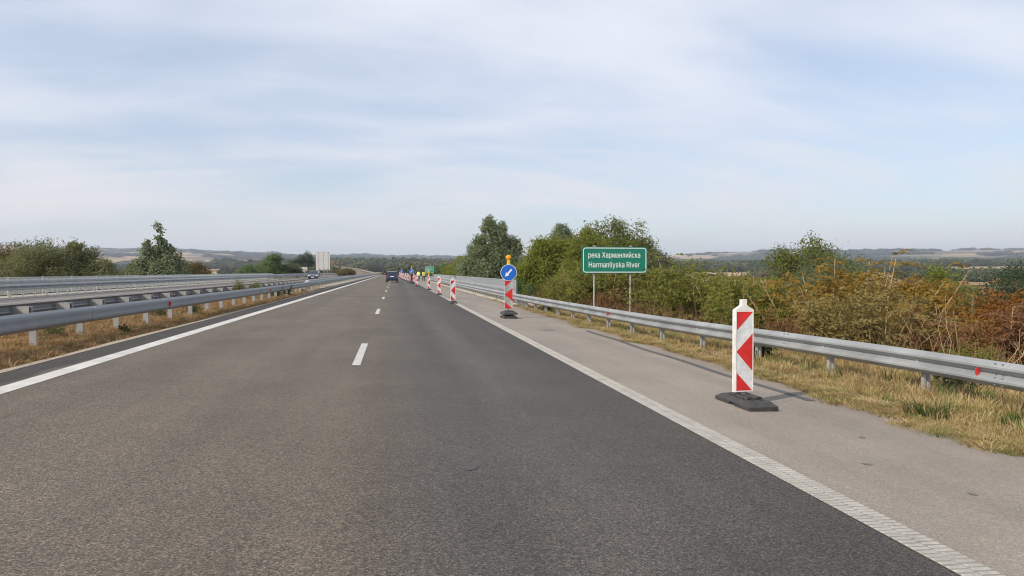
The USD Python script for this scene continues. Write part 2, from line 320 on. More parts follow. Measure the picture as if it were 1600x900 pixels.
# ------------------------------------------------------------------ terrain
AZ = np.radians([-180, -60, -32, -25, -17, -12, -5, 0, 6, 17, 25, 31, 38, 46, 60, 180])
HR = np.array([120, 150, 176, 170, 168, 148, 124, 114, 110, 112, 128, 158, 146, 140, 140, 120.])
def plain_z(x, y):
    r = np.hypot(x, y); az = np.arctan2(x, y)
    p = np.stack([x, y, 0 * x], -1)
    hill = np.interp(az, AZ, HR)
    right = np.interp(az, np.radians([-40, -18, -8, 0, 60]), [0.45, 0.6, 1.0, 1.0, 1.0])
    z = -6 + 1.2 * (meshkit.fbm(p / 70, 3, 1) - .5)
    z = z + 17 * right * ss((r - 650) / 950) + (hill - 12) * ss((r - 2100) / 3700) ** 1.15
    z = z + 46 * (meshkit.fbm(p / 900, 4, 7) - .5) * ss((r - 1300) / 2400) + 16 * (meshkit.fbm(p / 250, 3, 9) - .5) * ss((r - 3000) / 2000)
    return z - 60 * ss((r - 6800) / 2500)
def ground_z(u, s):
    """terrain height at lateral u of the road line, station s (arrays)"""
    u = np.asarray(u, float); s = np.asarray(s, float); u, s = np.broadcast_arrays(u, s)
    x = cx(s) + u
    pz = plain_z(x, s)
    zc = zr(s) + xf(np.clip(u, -21, 5.7))
    p3 = np.stack([u * 1.1, s * 1.1, 0 * u], -1)
    bump = (meshkit.fbm(p3, 3, 5) - .5)
    inside = (u > -5.3) & (u < 5.7); oppi = (u < -8.7) & (u > -20.6)
    zc = zc + np.where(inside | oppi, -0.12, 0.0) + np.where(u >= 5.7, 0.02 - 0.10 * np.clip((u - 5.7) / 3, 0, 1) + 0.14 * bump, 0)
    zc = zc + np.where((u <= -5.3) & (u >= -8.7), 0.08 * np.sin(np.clip((-5.3 - u) / 3.4, 0, 1) * math.pi) + 0.07 * bump, 0)
    e = np.where(u > 0, np.maximum(u - 8.8, 0) / 26.0, np.maximum(-u - 23, 0) / 18.0)
    t = np.where(e < 1, 1 - (1 - np.clip(e, 0, 1)) ** 1.5, 1.0)
    corr = 1 - ss((s - 1650) / 300)
    t = 1 - (1 - t) * corr
    return zc * (1 - t) + (pz + 0.4 * bump) * t
def geo(a, b, k): return list(np.geomspace(a, b, k))
us = sorted(set([-x for x in geo(60, 9500, 55)] + list(np.arange(-57, -24, 3.)) + [-22.6, -21, -20.5, -20.3, -15, -9.0, -8.8, -8.6] + list(np.arange(-8.2, -5.4, .4)) + [-5.34, -5.26, -4.8, 0, 4.8, 5.5, 5.66, 5.74]
                + list(np.arange(6.0, 12, .4)) + list(np.arange(12, 42, 1.5)) + geo(44, 9500, 60)))
ys = sorted(set([-9000, -3000, -900, -300, -100, -40, -20, -10, -5] + list(np.arange(0, 50, .6)) + list(np.arange(50, 150, 2.5)) + list(np.arange(150, 400, 8.)) + geo(400, 9500, 150)))
us, ys = np.array(us), np.array(ys)
SS_, UU = np.meshgrid(ys, us, indexing='ij')
ZZ = ground_z(UU, SS_)
V = np.stack([cx(SS_) + UU, SS_, ZZ], -1).reshape(-1, 3)
n, k = SS_.shape; idx = np.arange(n * k).reshape(n, k)
q = np.stack([idx[:-1, :-1], idx[:-1, 1:], idx[1:, 1:], idx[1:, :-1]], -1).reshape(-1, 4)
F = np.vstack([q[:, [0, 1, 2]], q[:, [0, 2, 3]]])
uvt = np.stack([UU, SS_], -1).reshape(-1, 2)
M['terrain'] = mat('terrain', {
    'tc': ('texture_coordinate', {}), 'geo': ('geometry', {}), 'sep': ('separate_xyz', {}), 'uvs': ('separate_xyz', {}),
    # roadside verge: straw, soil, some green
    'n1': ('noise_texture', {'scale': 1.3, 'detail': 6.0, 'roughness': 0.65}), 'r1': ('rgb_ramp', {'ramp': [(0.25, (0.12, 0.088, 0.052)), (0.45, (0.26, 0.185, 0.10)), (0.62, (0.34, 0.25, 0.135)), (0.8, (0.17, 0.16, 0.065))]}),
    'n1b': ('noise_texture', {'scale': 55.0, 'detail': 4.0, 'roughness': 0.7}), 'r1b': ('rgb_ramp', {'ramp': [(0.3, (0.5, 0.48, 0.45)), (0.7, (1.35, 1.33, 1.3))]}),
    'mv': ('mix', {'mix_type': 'multiply', 'fac': 1.0}),
    # fields
    'mf': ('mapping', {'mapping_type': 'point', 'scale': (0.0018, 0.0052, 0), 'rotation': (0, 0, 0.2)}),
    'wf': ('noise_texture', {'scale': 0.004, 'detail': 3.0}), 'wa': ('vector_math', {'math_type': 'add'}), 'ws': ('vector_math', {'math_type': 'scale', 'scale': 0.8}),
    'vf': ('voronoi_texture', {'scale': 1.0, 'feature': 'f1'}), 'vsep': ('separate_color', {}),
    'rf': ('rgb_ramp', {'interpolate': False, 'ramp': [(0.0, (0.36, 0.27, 0.16)), (0.22, (0.17, 0.125, 0.07)), (0.38, (0.40, 0.30, 0.18)), (0.55, (0.115, 0.115, 0.055)), (0.68, (0.30, 0.20, 0.10)), (0.82, (0.075, 0.085, 0.045)), (0.92, (0.33, 0.25, 0.16))]}),
    'n2': ('noise_texture', {'scale': 0.03, 'detail': 8.0, 'roughness': 0.7}), 'r2': ('rgb_ramp', {'ramp': [(0.3, (0.6, 0.62, 0.6)), (0.7, (1.25, 1.2, 1.15))]}),
    'mm': ('map_range', {'range_type': 'smoothstep', 'from_min': -4.9, 'from_max': -5.3, 'to_min': 0.0, 'to_max': 1.0, 'clamp': True}), 'md': ('mix', {'mix_type': 'multiply', 'color2': (0.85, 0.66, 0.5)}),
    'mf2': ('mix', {'mix_type': 'multiply', 'fac': 1.0}),
    'a': ('math', {'math_type': 'absolute'}), 'ca': ('math', {'math_type': 'add', 'value2': 7.0}),
    'blend': ('map_range', {'range_type': 'smoothstep', 'from_min': 30.0, 'from_max': 60.0, 'to_min': 0.0, 'to_max': 1.0, 'clamp': True}),
    'mix': ('mix', {'mix_type': 'mix'}),
    'b': ('bump', {'strength': 0.6, 'distance': 0.03}),
    'p': ('principled_bsdf', {'roughness': 0.95, 'specular_ior_level': 0.1})},
    [('geo.position', 'n1.vector'), ('n1.fac', 'r1.fac'), ('geo.position', 'n1b.vector'), ('n1b.fac', 'r1b.fac'), ('r1.color', 'mv.color1'), ('r1b.color', 'mv.color2'),
     ('geo.position', 'wf.vector'), ('geo.position', 'mf.vector'), ('wf.color', 'ws.vector1'), ('mf.vector', 'wa.vector1'), ('ws.vector', 'wa.vector2'), ('wa.vector', 'vf.vector'),
     ('vf.color', 'vsep.color'), ('vsep.r', 'rf.fac'), ('geo.position', 'n2.vector'), ('n2.fac', 'r2.fac'), ('rf.color', 'mf2.color1'), ('r2.color', 'mf2.color2'),
     ('tc.UV', 'uvs.vector'), ('uvs.x', 'ca.value1'), ('ca.value', 'a.value1'), ('a.value', 'blend.value'), ('blend.result', 'mix.fac'), ('mv.color', 'md.color1'), ('uvs.x', 'mm.value'), ('mm.result', 'md.fac'), ('md.color', 'mix.color1'), ('mf2.color', 'mix.color2'),
     ('mix.color', 'p.base_color'), ('n1b.fac', 'b.height'), ('b.normal', 'p.normal')])
tag(obj('ground', (V, F), M['terrain'], None, smooth=True, uv=uvt), 'dry verges, embankment, autumn plain and far hills', None, None, 'structure')

# ------------------------------------------------------------------ guard rails
WPROF = [(0.0, 0.0), (0.02, 0.012), (0.066, 0.045), (0.080, 0.062), (0.080, 0.088), (0.066, 0.105), (0.012, 0.138), (0.004, 0.155), (0.012, 0.172), (0.066, 0.205), (0.080, 0.222), (0.080, 0.248), (0.066, 0.265), (0.02, 0.298), (0.0, 0.31)]
LPROF = [(0, 0), (.02, .01), (.066, .045), (.078, .075), (.074, .115), (.068, .155), (.074, .195), (.078, .235), (.066, .268), (.02, .30), (0, .31)]
def wbeam(Sx, latf, zf, side, prof=WPROF, th=0.004, off=0.0):
    pr = np.array(prof); back = pr[::-1] + np.array([-th, 0]); ring = np.vstack([pr, back]); n = len(ring)
    V = []
    for s in Sx:
        c = P(s, 0.0)
        lat = latf(s) + side * (ring[:, 0] + off)
        p = P(np.full(n, s), lat); p[:, 2] = zr(s) + zf(s) + ring[:, 1]
        V.append(p)
    V = np.vstack(V); F = []
    for i in range(len(Sx) - 1):
        for k in range(n):
            a, b = i * n + k, i * n + (k + 1) % n
            F += [(a, b, b + n), (a, b + n, a + n)]
    for i in (0, len(Sx) - 1):
        for k in range(len(prof) - 1):
            a, b, c, d = i * n + k, i * n + k + 1, i * n + n - 2 - k, i * n + n - 1 - k
            F += [(a, c, b), (a, d, c)]
    m = trimesh.Trimesh(V, np.array(F), process=False); 
    return m
def cpost(s, lat, z0, z1, side, w=0.10, d=0.055, t=0.006, flip=1, pplain=False):
    """sigma post: its web faces oncoming traffic"""
    o = Polygon([(-d, -w / 2), (0, -w / 2), (0, -w / 2 + t), (-d + t * 2, -w / 2 + t), (-d + t * 2, -w * .16), (-d + t * 4, -w * .12), (-d + t * 4, w * .12), (-d + t * 2, w * .16), (-d + t * 2, w / 2 - t), (0, w / 2 - t), (0, w / 2), (-d, w / 2), (-d, w * .2), (-d + t * 2, w * .14), (-d + t * 2, -w * .14), (-d, -w * .2)]).buffer(0)
    if pplain: o = Polygon([(-d, -w / 2), (0, -w / 2), (0, -w / 2 + t), (-d + t, -w / 2 + t), (-d + t, w / 2 - t), (0, w / 2 - t), (0, w / 2), (-d, w / 2)])
    m = trimesh.creation.extrude_polygon(o, z1 - z0, engine='earcut')
    v = m.vertices.copy(); p = P(s, lat); b = zr(s)
    m.vertices = np.stack([p[0] + side * v[:, 1], p[1] + v[:, 0] * flip, b + z0 + v[:, 2]], 1)
    if side * flip < 0: m.invert()
    return m
def near_bolts(s, latf, zf, side, heights, r=0.013, d=0.075):
    out = []
    for ds, h, dep in heights:
        q = P(s + ds, latf(s + ds) + side * dep); q[2] = zr(s) + zf(s) + h
        out.append(cyl(q, q + np.array([side * 0.014, 0, 0]), r, 6))
    return cat_(out)
BOLTS8 = [(a, h, dep) for a in (-.05, .05) for h, dep in ((.03, .05), (.112, .055), (.198, .055), (.282, .05))]
def rail(name, label, s0, s1, latf, zf, side, post_step, post_off=0.0, near=60, spacer=True, bolts=(0, 0), reflect=(), sec=4.0, mat_=None, post_mat=None, groundf=None, posts=(None, None), prof=WPROF, pplain=False):
    r = thing(name, label, 'guardrail')
    s = s0; i = 0
    while s < s1 - .1:
        L = sec if s < 90 else sec * 3
        e = min(s + L, s1)
        Sx = np.linspace(s - .12, e + .12, 7 if e < 40 else 4)
        obj('beam', wbeam(Sx, latf, zf, side, prof=prof, off=0.005 * (i % 2)), mat_ or M['steel'], r, smooth=35)
        if bolts[0] <= s <= bolts[1]:
            obj('splice_bolts', near_bolts(s, latf, zf, side, BOLTS8), M['bolt'], r, kind='stuff')
        s = e; i += 1
    p0, p1 = posts[0] if posts[0] is not None else s0, posts[1] if posts[1] is not None else s1
    for k, ps in enumerate(np.arange(p0 + post_off, p1, post_step)):
        lat = latf(ps) - side * (0.105 if spacer else 0.008)
        g = (groundf or (lambda l, q: float(xf(l))))(lat, ps)
        pp = obj('post', cpost(ps, lat, g - .35, zf(ps) + .25, side, pplain=pplain, w=.115 if pplain else .10), post_mat or M['steel_pale'], r)
        if spacer and ps < 60:
            q = P(ps, latf(ps)); zz = zr(ps) + zf(ps)
            a, b = sorted((q[0] - side * 0.055, q[0] - side * 0.004))
            obj('spacer', bevel_box(a, b, q[1] - .05, q[1] + .05, zz + .09, zz + .24, .008), M['steel'], r)
        if bolts[0] <= ps <= bolts[1]:
            obj('post_bolt', near_bolts(ps, latf, zf, side, [(0, .155, .004)], r=.02), M['bolt_light'], r)
    for rs in reflect:
        q = P(rs, latf(rs) + side * 0.06); zz = zr(rs) + zf(rs) + .155
        t = np.linspace(-math.pi / 2, math.pi / 2, 13)
        k_ = 1.55 if side > 0 else 1.0; poly = Polygon([(0.062 * k_ * math.cos(a), 0.066 * k_ * math.sin(a)) for a in t]); m = trimesh.creation.extrude_polygon(poly, .012, engine='earcut')
        v = m.vertices.copy(); m.vertices = np.stack([q[0] + side * v[:, 0] - .03 * side, q[1] - v[:, 2], zz + v[:, 1]], 1)
        obj('reflector', m, M['red_reflector'], r, smooth=30)
    return r
# right side
RX = np.array([-6, 4, 8, 11, 13.5, 16.5, 22, 30.5, 40, 130, 400.]); RL = np.array([7.35, 7.2, 7.12, 6.85, 6.5, 6.25, 6.05, 5.82, 5.75, 5.75, 5.75])
_rl = PchipInterpolator(RX, RL)
def right_lat(s): return float(_rl(s))
def right_z(s): return 0.11
def verge_ground(l, s): return float(ground_z(np.array(l), np.array(s)) - zr(s))
r1 = rail('guard_rail', 'grey steel guardrail along the right verge, nearest the striped beacon', -5, 31, right_lat, right_z, -1, 1.85, .35, bolts=(3, 30), reflect=(7.3, 19.0), post_mat=M['steel_pale'], groundf=verge_ground)
r2 = rail('guard_rail', 'grey double guardrail on the bridge kerb past the blue arrow beacon', 31, 118, right_lat, right_z, -1, 1.33, .2, groundf=lambda l, s: -.10)
for a in np.arange(36.3, 118, 4.):
    b = min(a + 4, 118)
    obj('upper_beam', wbeam(np.linspace(a, b, 3), lambda s: 6.10, lambda s: .42, -1, prof=[(0, 0), (.06, .02), (.075, .07), (.075, .15), (.06, .20), (0, .22)]), M['steel'], r2, smooth=40)
obj('sloped_end', wbeam(np.linspace(32.8, 36.3, 7), lambda s: 6.10, lambda s: .42 - .42 * (1 - ss((s - 32.8) / 3.5)), -1, prof=[(0, 0), (.06, .02), (.075, .07), (.075, .15), (.06, .20), (0, .22)]), M['steel'], r2, smooth=40)
rail('guard_rail', 'distant grey guardrail continuing along the right verge past the far green sign', 118, 420, right_lat, lambda s: .11, -1, 4.0, spacer=False)
kb = thing('bridge_kerb', 'pale weathered concrete kerb under the right bridge guardrail', 'kerb')
for a in np.arange(32.5, 118, 6.0):
    obj('kerb_block', slab(np.linspace(a, min(a + 5.97, 118), 4), 5.70, 6.75, -.4, .09 + .012 * math.sin(a * 3)), M['concrete'], kb)
# left side, median
L1 = np.array([-6, 12, 23, 31, 41, 60, 400.]); _l1 = PchipInterpolator(L1, np.array([-6.12, -6.06, -5.86, -5.74, -5.68, -5.64, -5.64]))
def left_lat(s): return float(_l1(s))
med_g = verge_ground
rail('guard_rail', 'grey median guardrail nearest the white left edge line', -5, 46, left_lat, lambda s: .49, 1, 1.72, .85, bolts=(6, 40), reflect=(19.3, 33), groundf=med_g, prof=LPROF, pplain=True, mat_=M['steel_shaded'])
r4 = rail('guard_rail', 'farther double guardrail on pale kerb beside the left edge line', 46, 330, left_lat, lambda s: .49, 1, 2.0, groundf=lambda l, s: .2, prof=LPROF, pplain=True, mat_=M['steel_shaded'])
for a in np.arange(50, 330, 8.):
    obj('upper_beam', wbeam(np.linspace(a, min(a + 8, 330), 3), lambda s: -6.0, lambda s: .68, 1, prof=[(0, 0), (.06, .02), (.075, .07), (.075, .15), (.06, .20), (0, .22)]), M['steel'], r4, smooth=40)
obj('sloped_end', wbeam(np.linspace(45, 50, 7), lambda s: -6.0, lambda s: .68 - .38 * (1 - ss((s - 45) / 5)), 1, prof=[(0, 0), (.06, .02), (.075, .07), (.075, .15), (.06, .20), (0, .22)]), M['white_plastic'], r4, smooth=40)
kb = thing('bridge_kerb', 'pale concrete kerb under the left median guardrail on the bridge', 'kerb')
for a in np.arange(46, 240, 8.0):
    obj('kerb_block', slab(np.linspace(a, a + 7.96, 4), -6.3, -5.36, -.4, .07), M['concrete'], kb)
r5 = rail('guard_rail', 'median guardrail facing the opposite carriageway, seen from behind with brackets', 4, 330, lambda s: -7.98, lambda s: .48, -1, 1.86, 0.0, spacer=False, posts=(500, 400), mat_=M['steel_shaded'], groundf=med_g)
for ps in np.arange(5.0, 200, 1.86):
    if ps < 130 or True:
        q = P(ps, -7.72)
        obj('post', cpost(ps, -7.70, -.1 + .2, .76, -1, w=.12), M['steel_dark'], r5)
        # open spacer bracket between post and beam
        pl = [(-.26, 0), (.0, 0), (.0, .008), (-.26, .008)]
        a = box(q[0] - .27, q[0] + .05, q[1] - .10, q[1] + .10, .735 + zr(ps), .745 + zr(ps))
        b = box(q[0] - .27, q[0] + .05, q[1] - .10, q[1] - .09, .60 + zr(ps), .733 + zr(ps))
        obj('bracket', cat_([a, b]), M['steel_pale'], r5)
r6 = rail('guard_rail', 'double guardrail on the far side of the opposite carriageway before the railing', 20, 330, lambda s: -20.62, lambda s: .46 , 1, 1.33, 0.0, spacer=False, groundf=lambda l, s: .02, sec=8)
for a in np.arange(20, 250, 8.):
    obj('upper_beam', wbeam(np.linspace(a, a + 8, 3), lambda s: -20.78, lambda s: .80, 1, prof=[(0, 0), (.06, .02), (.075, .07), (.075, .15), (.06, .20), (0, .22)]), M['steel'], r6, smooth=40)

# ------------------------------------------------------------------ railings of the bridge
def railing(name, label, lat, s0, s1, z0, z1, panel=4.0, gap=0.11):
    f = thing(name, label, 'fence')
    for a in np.arange(s0, s1 - .5, panel):
        b = a + panel
        A, B = P(a, lat), P(b, lat); d = (B - A)[:2]; 
        obj('fence_post', box(A[0] - .03, A[0] + .03, A[1] - .03, A[1] + .03, A[2] * 0 + zr(a) + z0 - .1, zr(a) + z1 + .03), M['fence'], f)
        obj('top_rail', box(A[0] - .025, A[0] + .025, a + .031, b - .031, zr(a) + z1 - .05, zr(a) + z1), M['fence'], f)
        obj('bottom_rail', box(A[0] - .02, A[0] + .02, a + .031, b - .031, zr(a) + z0 + .08, zr(a) + z0 + .12), M['fence'], f)
        bars = [box(A[0] - .011, A[0] + .011, y - .011, y + .011, zr(a) + z0 + .12, zr(a) + z1 - .05) for y in np.arange(a + gap, b - .05, gap)]
        obj('fence_bars', cat_(bars), M['fence'], f, kind='stuff')
    return f
railing('bridge_railing', 'pale vertical bar railing on the far left edge of the bridge', -22.1, 24, 132, .06, 1.16)
railing('bridge_railing', 'grey vertical bar railing behind the right bridge guardrail', 6.62, 37.2, 116, -.1, 1.02, gap=.09)
fn = thing('wire_fence', 'short green wire mesh fence beside the end of the right railing', 'fence')
for i, lat in enumerate((6.75, 7.3, 7.85)):
    q = P(37.2, lat); obj('fence_post', cyl((q[0], q[1], -.6), (q[0], q[1], 1.05 - .2 * i), .025, 8), M['green_edge'], fn)
wires = [cyl((6.75, 37.2, z), (7.85, 37.2, z - .34), .004, 4) for z in np.arange(.2, 1.02, .1)] + [cyl((x, 37.2, -.4), (x, 37.2, 1.0 - .34 * (x - 6.75)), .004, 4) for x in np.arange(6.85, 7.85, .1)]
obj('wire_mesh', cat_(wires), M['green_edge'], fn, kind='stuff')

# ------------------------------------------------------------------ beacons
def foot(t=0.128, L=0.82, Wd=0.37):
    """recycled rubber foot: bevelled slab with a raised crown, slots and a socket"""
    h = L / 2; w = Wd / 2
    low = trimesh.convex.convex_hull([(sx * w, sy * h, 0) for sx in (-1, 1) for sy in (-1, 1)] + [(sx * w, sy * h, .05) for sx in (-1, 1) for sy in (-1, 1)]
                                     + [(sx * (w - .05), sy * (h - .10), t * .78) for sx in (-1, 1) for sy in (-1, 1)])
    top = bevel_box(-w + .075, w - .075, -h + .2, h - .2, t * .5, t, .012)
    m = Manifold(manifold3d.Mesh(np.asarray(low.vertices, np.float32), np.asarray(low.faces, np.uint32))) + Manifold(manifold3d.Mesh(np.asarray(top.vertices, np.float32), np.asarray(top.faces, np.uint32)))
    for y in (-.27, -.2, .2, .27):
        m = m - Manifold.cube([.07, .035, .1], True).translate([-.06, y, t * .88]) - Manifold.cube([.07, .035, .1], True).translate([.06, y, t * .88])
    m = m - Manifold.cube([.08, .055, .2], True).translate([0, 0.07, t])
    for sx in (-1, 1):
        m = m - Manifold.cube([.06, .14, .06], True).translate([sx * w, 0, .01])
    return m
FOOT = foot()
def board_mesh(w=.25, t=.072, z0=.15, neck=True, H=1.0):
    h = w / 2
    pts = [(-h, z0), (h, z0), (h, z0 + H + .005), (h - .02, z0 + H + .02)]
    pts += [(.045, z0 + H + .055), (.034, z0 + H + .07), (.034, z0 + H + .135), (-.034, z0 + H + .135), (-.034, z0 + H + .07), (-.045, z0 + H + .055), (-h + .02, z0 + H + .02), (-h, z0 + H + .005)] if neck else [(-h + .02, z0 + H + .02)]
    po = Polygon(pts)
    mid = extr_y(po, -t / 2 + .006, t / 2 - .006)
    f1 = extr_y(po.buffer(-.006), -t / 2, -t / 2 + .006); f2 = extr_y(po.buffer(-.006), t / 2 - .006, t / 2)
    ring = extr_y(po.buffer(-.007).difference(po.buffer(-.019)).intersection(Polygon([(-1, 0), (1, 0), (1, z0 + H - .005), (-1, z0 + H - .005)])), -t / 2 - .005, -t / 2)
    return cat_([mid, f1, f2, ring])
def face_parts(root, w=.214, z0=.168, H=.965, y=-.0365, parent=None):
    def tri(pts): return extr_y(Polygon([(-w / 2 + a * w, z0 + H - b * H) for a, b in pts]), y - .003, y)
    obj('white_sheet', extr_y(Polygon([(-w / 2, z0), (w / 2, z0), (w / 2, z0 + H), (-w / 2, z0 + H)]), y, y + .003), M['white_sheet'], root)
    for pts in ([(0, 0), (1, 0), (0, .235)], [(1, .275), (0, .505), (1, .75)], [(0, .765), (0, 1), (1, 1)]):
        obj('red_stripe', tri(pts), M['red_sheet'], root)
def make_beacon(label, loc, rz=0.0, group=None):
    b = thing('traffic_beacon', label, 'beacon', loc, rz, group)
    obj('foot', FOOT, M['rubber'], b)
    obj('spigot', bevel_box(-.032, .032, .045, .095, .05, .17, .006), M['steel_pale'], b)
    bm = board_mesh(); bm.apply_translation((0, .07, 0)); obj('board', bm, M['white_plastic'], b, smooth=30)
    face_parts(b, y=.07 - .0365)
    return b
def warning_lamp(root, z, y=0.0, size=1.0):
    body = bevel_box(-.055, .055, y - .03, y + .03, z, z + .16, .012)
    lp = obj('lamp_battery_box', body, M['yellow_plastic'], root)
    c = np.array([0, y, z + .16 + .085])
    obj('lamp_housing', cyl(c + (0, .035, 0), c + (0, -.02, 0), .092, 20), M['yellow_plastic'], lp, smooth=30)
    m = trimesh.creation.icosphere(2, .085); m.apply_scale((1, .45, 1)); m.apply_translation(c + (0, -.02, 0)); obj('lamp_lens', m, M['amber'], lp, smooth=True)
def arrow_poly(r):
    """white arrow pointing down left"""
    p = np.array([(-1, 0), (-.28, .42), (-.28, .155), (.82, .155), (.82, -.155), (-.28, -.155), (-.28, -.42)]) * r
    a = math.radians(47); c, s = math.cos(a), math.sin(a)
    return Polygon(p @ np.array([[c, s], [-s, c]]))
def disc_sign(root, z, y, r=.285):
    d = obj('arrow_disc', extr_y(Point(0, z).buffer(r, 24), y, y + .012), M['sign_white'], root)
    obj('blue_face', extr_y(Point(0, z).buffer(r * .945, 24), y - .003, y), M['blue_sheet'], d)
    from shapely import affinity
    obj('arrow', extr_y(affinity.translate(arrow_poly(r * .66), 0, z), y - .006, y - .003), M['sign_white'], d)
def make_arrow_beacon(label, loc, rz=0.0, bare=True):
    b = thing('arrow_beacon', label, 'beacon', loc, rz)
    f1 = tm(FOOT); f1.apply_scale((1.3, .9, 1)); obj('foot', f1, M['rubber'], b)
    f2 = f1.copy(); f2.apply_transform(trimesh.transformations.rotation_matrix(math.pi, (0, 0, 1))); f2.apply_translation((0.01, .02, .131)); obj('foot', f2, M['rubber'], b)
    obj('pole', box(-.02, .02, .05, .09, .1, 1.80), M['steel_pale'], b)
    bm = extr_y(Polygon([(-.14, .33), (.14, .33), (.14, 1.31), (-.14, 1.31)]), .015, .048); obj('board', bm, M['white_plastic'], b)
    face_parts(b, w=.276, z0=.332, H=.976, y=.015)
    disc_sign(b, 1.57, .0)
    warning_lamp(b, 1.85, .03)
    return b
def rz_road(lat): return float(zr(0) + xf(lat))
make_beacon('red and white striped beacon standing alone on the shoulder nearest the camera', (4.21, 7.68, rz_road(4.21)), 0.02)
make_arrow_beacon('striped beacon with blue arrow disc and amber lamp left of the river sign', (3.9, 23.3, rz_road(3.83)), 0.03)
g = None
B = [(2.87, 33.83, 'first striped beacon beyond the blue arrow beacon, on the edge line'), (2.96, 45.97, 'second striped beacon beyond the blue arrow beacon, near the bridge railing'),
     (2.91, 58.75, 'striped beacon carrying an amber lamp in the row along the edge line'), (2.38, 73.5, 'striped beacon just left of the two workers in yellow vests')]
protoB = None
for i, (X, Y, lab) in enumerate(B):
    bb = make_beacon(lab, (X, Y, rz_road(X)), 0.04 * (-1) ** i)
    if i == 2: warning_lamp(bb, 1.27, .07)
    if i == 0: protoB = bb
make_arrow_beacon('distant striped beacon with blue arrow disc in the far beacon row', (2.22, 88.8, rz_road(2.22)))
for i, (X, Y) in enumerate([(2.55, 93), (1.95, 101), (1.75, 113), (1.6, 126), (1.5, 140), (1.42, 156), (1.38, 174), (1.4, 194), (2.2, 118), (2.1, 132)]):
    dup(protoB, 'traffic_beacon', (X, Y, float(zr(Y) + xf(X))), .03 * math.sin(i * 2.), 'small striped beacon in the distant tapering row right of the blue car', 'beacon', 'distant beacons tapering across the lane')
make_arrow_beacon('farthest beacon with blue arrow disc deep in the distant row', (1.62, 150, float(zr(150) + xf(1.62))))

# ------------------------------------------------------------------ signs
def text(txt, width, height, x0, z0, y, bold=False, depth=.003):
    m = meshkit.text_mesh(txt, height, depth, bold)
    v = m.vertices.copy(); v[:, 0] = (v[:, 0] - v[:, 0].min()) / (v[:, 0].max() - v[:, 0].min()) * width
    m.vertices = np.stack([x0 + v[:, 0], y - v[:, 2], z0 + v[:, 1]], 1)
    return m
def rrect(x0, x1, z0, z1, r): return Polygon([(x0 + r, z0 + r), (x1 - r, z0 + r), (x1 - r, z1 - r), (x0 + r, z1 - r)]).buffer(r, 8)
sg = thing('river_sign', 'green bilingual river name sign on two grey posts behind the guardrail', 'sign', (8.62, 26.0, 0))
zb, zt, hw = 1.42, 2.47, 1.355
pan = extr_y(Polygon([(-hw, zb), (hw, zb), (hw, zt), (-hw, zt)]), 0, .035)
v = pan.vertices; c = np.clip((v[:, 0] - (hw - .3)) / .3, 0, 1) * np.clip((v[:, 2] - 2.2) / .27, 0, 1); v[:, 1] += c * .03; v[:, 2] += c * .01; pan.vertices = v
obj('panel', pan, M['green_edge'], sg)
obj('green_face', extr_y(rrect(-hw + .012, hw - .012, zb + .012, zt - .012, .03), -.003, 0), M['green_sheet'], sg)
b0 = rrect(-hw + .05, hw - .05, zb + .035, zt - .035, .12)
obj('white_border', extr_y(b0.difference(b0.buffer(-.028)), -.006, -.003), M['sign_white'], sg)
obj('cyrillic_lettering', text('река Харманлийска', 2.14, .215, -1.09, 2.045, -.003, False), M['sign_white'], sg)
obj('latin_lettering', text('Harmanliyska River', 2.10, .215, -1.07, 1.66, -.003, False), M['sign_white'], sg)
for x in (-.83, .67):
    obj('post', cyl((x, .075, -1.2), (x, .075, 2.53), .038, 12), M['steel_pale'], sg, smooth=40)
    obj('clamp', box(x - .06, x + .06, .036, .075, 2.475, 2.52), M['steel_pale'], sg)
fs = thing('river_sign', 'small far green direction sign behind the workers', 'sign', (8.85, 175, 0), -.35)
obj('panel', extr_y(rrect(-1.2, 1.2, 1.15, 2.72, .05), 0, .04), M['green_sheet'], fs)
bb = rrect(-1.13, 1.13, 1.21, 2.66, .1); obj('white_border', extr_y(bb.difference(bb.buffer(-.03)), -.006, -.002), M['sign_white'], fs)
for k, (w, z) in enumerate(((1.4, 2.3), (1.7, 1.95), (1.1, 1.55), )):
    # only unreadable lines of lettering can be made out this far away
    obj('lettering_line', cat_([box(x, x + .06, -.006, -.002, z, z + .13) for x in np.arange(-.95, -.95 + w, .15)]), M['sign_white'], fs)
for x in (-.8, .8): obj('post', cyl((x, .08, -1.2), (x, .08, 2.6), .05, 8), M['steel_pale'], fs)
def back_sign(label, X, Y, w, h, ztop, posts, cuts, rows):
    t = thing('road_sign', label, 'sign', (X, Y, 0)); cuts = [-w / 2 + w * c for c in (0.0, *cuts, 1.0)]
    for x0, x1 in zip(cuts[:-1], cuts[1:]):
        for r_ in range(rows):
            z1, z0 = ztop - h * r_ / rows - .008, ztop - h * (r_ + 1) / rows + .008
            obj('panel', box(x0 + .01, x1 - .01, 0, .03, z0, z1), M['alu'], t)
    for x in cuts[1:-1]: obj('rib', box(x - .035, x + .035, -.03, -.002, ztop - h + .03, ztop - .03), M['alu_dark'], t)
    for x in posts: obj('post', box(x - .09, x + .09, -.25, -.032, -3.0, ztop - h + .6), M['steel_pale'], t)
    return t
back_sign('tall pale back of a large road sign by the opposite carriageway', -22.9, 230, 4.45, 6.1, 7.95, (-1.2, .35, 1.35), (.2, .52, .88), 2)
back_sign('small pale back of a wide road sign left of the tall sign', -23.0, 178, 2.9, 1.15, 2.62, (-1.0, .9), (.15, .8), 1)

